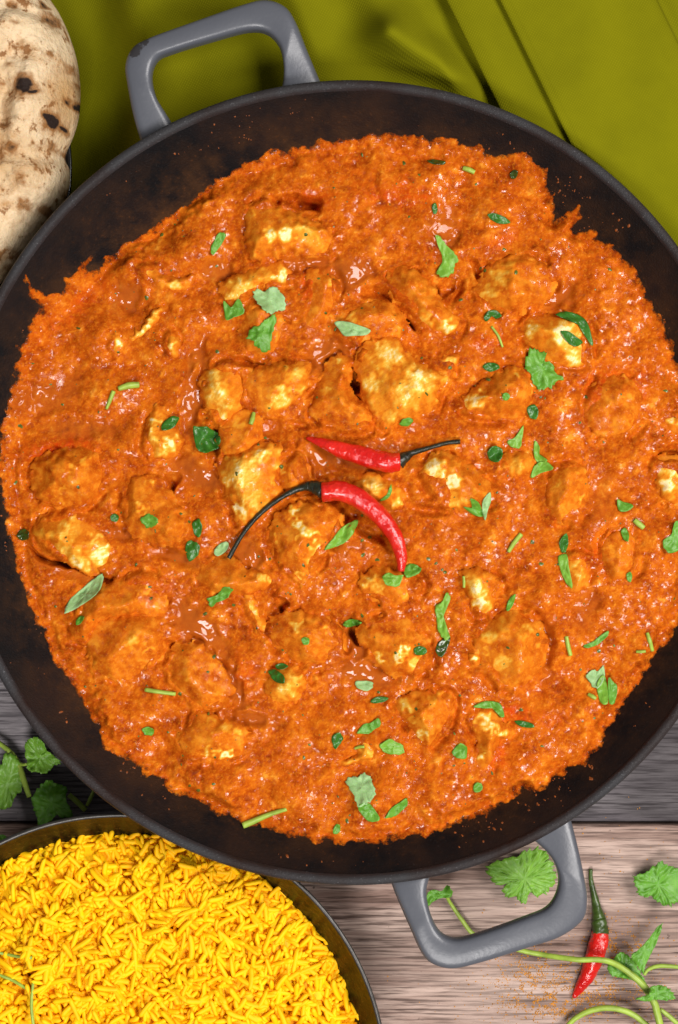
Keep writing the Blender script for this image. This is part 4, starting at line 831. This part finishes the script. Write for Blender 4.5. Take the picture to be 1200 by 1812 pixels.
rr = np.hypot(W3[..., 0] - PANC[0], W3[..., 1] - PANC[1]); lim = np.where(rr < .158, np.interp(rr, [0, .110, .1255, .1488, .1505, .1530], [.0006, .0006, .0075, .034, .042, .060]) - .0005, 1)
lim = np.minimum(lim, np.where(np.hypot(W3[..., 0] - pc[0], W3[..., 1] - pc[1]) < prr + .004, .0045, 1))
W3[..., 2] = np.maximum(.0005, np.minimum(W3[..., 2], lim))
nj, ni = W3.shape[:2]
vis = (Vc[..., 1] < 640)
ids = np.arange(nj * ni).reshape(nj, ni)
q = np.stack([ids[:-1, :-1], ids[1:, :-1], ids[1:, 1:], ids[:-1, 1:]], -1).reshape(-1, 4); q = q[vis.ravel()[q].all(1)]
used = np.unique(q); rem = -np.ones(nj * ni, int); rem[used] = np.arange(len(used))
napkin = meshobj("napkin", W3.reshape(-1, 3)[used], rem[q], MAT["cloth"])
tag(napkin, "olive green cloth napkin lying in folds under the pan and plate", "napkin")

# ------------------------------------------------------------------ things on the bare wood
def flatz(h=0.0): return lambda x, y: np.zeros_like(np.asarray(x, float)) + h
def sprig(lab, base, leaves, stems, grp="coriander sprigs on the table"):
    b = at(*base, 0); root = empty("coriander_sprig", b); tag(root, lab, "coriander", grp)
    for pts, wid, lift in stems: stalk(pts, wid, flatz(.0003), MAT["stalk"], "stem", root, lift, .006, wob=.02)
    for poly, mat, serr, teeth, h, cup, bs in leaves: leaf(poly, mat, flatz(h), "leaf", root, serr, 0, cup, bs, teeth, zref=h + .002, seg=8, crink=.0005)
    return root
sprig("three leaved coriander sprig at the left edge between pan and rice bowl", (40, 1370), [
    ([(46,1345),(44,1325),(48,1310),(62,1304),(76,1312),(84,1328),(102,1344),(108,1352),(92,1356),(82,1368),(64,1366),(50,1360)], LB, .06, 9, .009, .002, (46, 1348)),
    ([(36,1352),(39,1380),(37,1400),(24,1412),(18,1428),(4,1434),(-14,1428),(-22,1400),(-12,1380),(2,1352),(8,1336),(22,1338)], LB, .06, 9, .007, .001, (32, 1345)),
    ([(57,1412),(66,1396),(84,1380),(102,1388),(119,1394),(116,1410),(119,1424),(129,1442),(112,1448),(100,1442),(90,1454),(72,1460),(64,1446),(58,1430)], LM, .05, 10, .010, .0015, (56, 1408))],
   [([(-12, 1308), (15, 1328), (32, 1350), (44, 1380), (55, 1408)], [8, 10, 11, 11, 9], [.004, .005, .005, .007, .009]), ([(33, 1350), (42, 1352), (50, 1350)], [8, 6, 5], [.005, .007, .009])])
root = sprig("two short dark green stem ends poking from under the pan by the bowl", (140, 1420), [], [([(120, 1408), (134, 1420), (150, 1436)], [9, 10, 9], .002), ([(152, 1428), (158, 1416), (165, 1400)], [6, 7, 6], .002)])
tag(leaf([(-10,1482),(2,1477),(14,1480),(15,1488),(5,1494),(-8,1496)], LM, flatz(.004), "coriander_leaf", zref=.004, cup=.001, serr=.05), "tiny green leaf tip at the left edge above the rice bowl", "coriander leaf")
tag(leaf([(864,1535),(882,1523),(908,1516),(937,1501),(957,1500),(969,1512),(970,1523),(975,1525),(979,1533),(984,1541),(985,1549),(979,1564),(969,1573),(966,1582),(952,1589),(944,1583),(937,1580),(930,1595),(919,1596),(912,1589),(893,1590),(895,1582),(890,1573),(906,1560),(893,1564),(882,1568),(871,1561),(868,1549)], LB, flatz(.005), "coriander_leaf", serr=.075, teeth=22, cup=.001, zref=.006, base=(965, 1505), seg=6, crink=.0006), "broad flat coriander leaf seen through the lower handle", "coriander leaf")
tag(leaf([(1121,1552),(1129,1548),(1141,1542),(1159,1532),(1170,1526),(1185,1532),(1199,1535),(1217,1538),(1217,1596),(1196,1599),(1182,1603),(1173,1599),(1159,1593),(1153,1586),(1141,1587),(1129,1582),(1125,1570)], LM, flatz(.006), "coriander_leaf", serr=.075, teeth=20, cup=.001, zref=.007, base=(1205, 1560), seg=6, crink=.0006), "dark ruffled coriander leaf at the right edge below the pan", "coriander leaf")
sprig("long stemmed coriander sprig running from under the lower handle to the corner", (1140, 1740), [
    ([(754,1604),(756,1582),(768,1576),(782,1578),(792,1568),(801,1576),(799,1588),(788,1590),(776,1592),(766,1598)], LM, .05, 8, .007, .001, (792, 1584)),
    ([(1118,1692),(1138,1676),(1156,1652),(1172,1634),(1168,1656),(1156,1684),(1144,1708),(1138,1724),(1128,1708)], LM, .05, 10, .013, .001, (1138, 1722)),
    ([(1076,1712),(1086,1698),(1098,1688),(1112,1692),(1122,1702),(1134,1722),(1148,1746),(1132,1742),(1112,1734),(1090,1730),(1082,1728)], LM, .06, 10, .007, .001, (1146, 1746)),
    ([(1128,1768),(1148,1762),(1152,1750),(1168,1745),(1186,1752),(1197,1766),(1180,1772),(1160,1770),(1146,1774)], LM, .07, 9, .015, .001, (1148, 1770))],
   [([(790, 1586), (800, 1604), (818, 1630), (838, 1655), (872, 1668), (908, 1680), (960, 1690), (1020, 1693), (1066, 1694), (1100, 1710), (1132, 1736), (1152, 1764), (1160, 1790), (1170, 1830)], [6, 7, 8, 8, 9, 9, 10, 10, 11, 12, 13, 13, 13], [.004, .002, .002, .002, .003, .003, .004, .010, .010, .008, .008, .010, .010, .010]),
    ([(1138, 1722), (1146, 1712), (1168, 1706), (1215, 1710)], [6, 7, 8, 7], .008), ([(1000, 1822), (1020, 1802), (1050, 1788), (1085, 1785), (1120, 1796), (1156, 1824)], [9, 10, 11, 11, 11, 10], .004), ([(1168, 1786), (1186, 1800), (1210, 1822)], [8, 9, 8], .005)])
chilli("small red chilli with a green stalk lying on the whitewashed plank", [(1063,1650),(1060,1668),(1052,1696),(1040,1728),(1026,1752),(1017,1768)], [30, 34, 34, 27, 17, 7],
       [(1063,1652),(1061,1632),(1057,1608),(1051,1580),(1047,1558),(1047,1540)], [30, 27, 17, 11, 8, 7], MAT["stem_green"], flatz(.0004), .004)
V = []; F = []
def crumb(x, y, r):
    b = len(V); 
    for k in range(4): a = k * 1.571 + random.uniform(-.5, .5); V.append((x + r * math.cos(a) * random.uniform(.7, 1.2), y + r * math.sin(a), .00005))
    V.append((x + random.uniform(-.3, .3) * r, y, r * random.uniform(.5, 1.1)))
    for k in range(4): F.append([b + k, b + (k + 1) % 4, b + 4])
for (x, y, sx, sy, n) in [(985,1740,55,22,900),(1000,1775,60,16,800),(935,1715,30,22,300),(1095,1745,45,14,350),(1075,1668,30,10,160),(1110,1640,22,16,90),(1095,1675,30,8,200),(1000,1790,70,10,350),(930,1760,34,26,240),(1040,1600,70,40,60),(1100,1500,80,36,50),(1150,1700,40,60,40),(900,1700,70,50,60),(780,1760,80,40,20),(1000,1725,110,55,260)]:
    for k in range(int(n * 1.8)):
        px, py = random.gauss(x, sx), random.gauss(y, sy); X_, Y_, _ = at(px, py, 0)
        if samp(N_sml, X_, Y_) + .6 * samp(N_mid, X_, Y_) + random.gauss(0, .5) > -.15: crumb(X_, Y_, random.choice([.00012, .00016, .0002, .00026, .00036]))
tag(meshobj("curry_powder", V, F, MAT["powder"], smooth=False), "spilled orange curry powder scattered round the small chilli", "spice powder", kind="stuff")
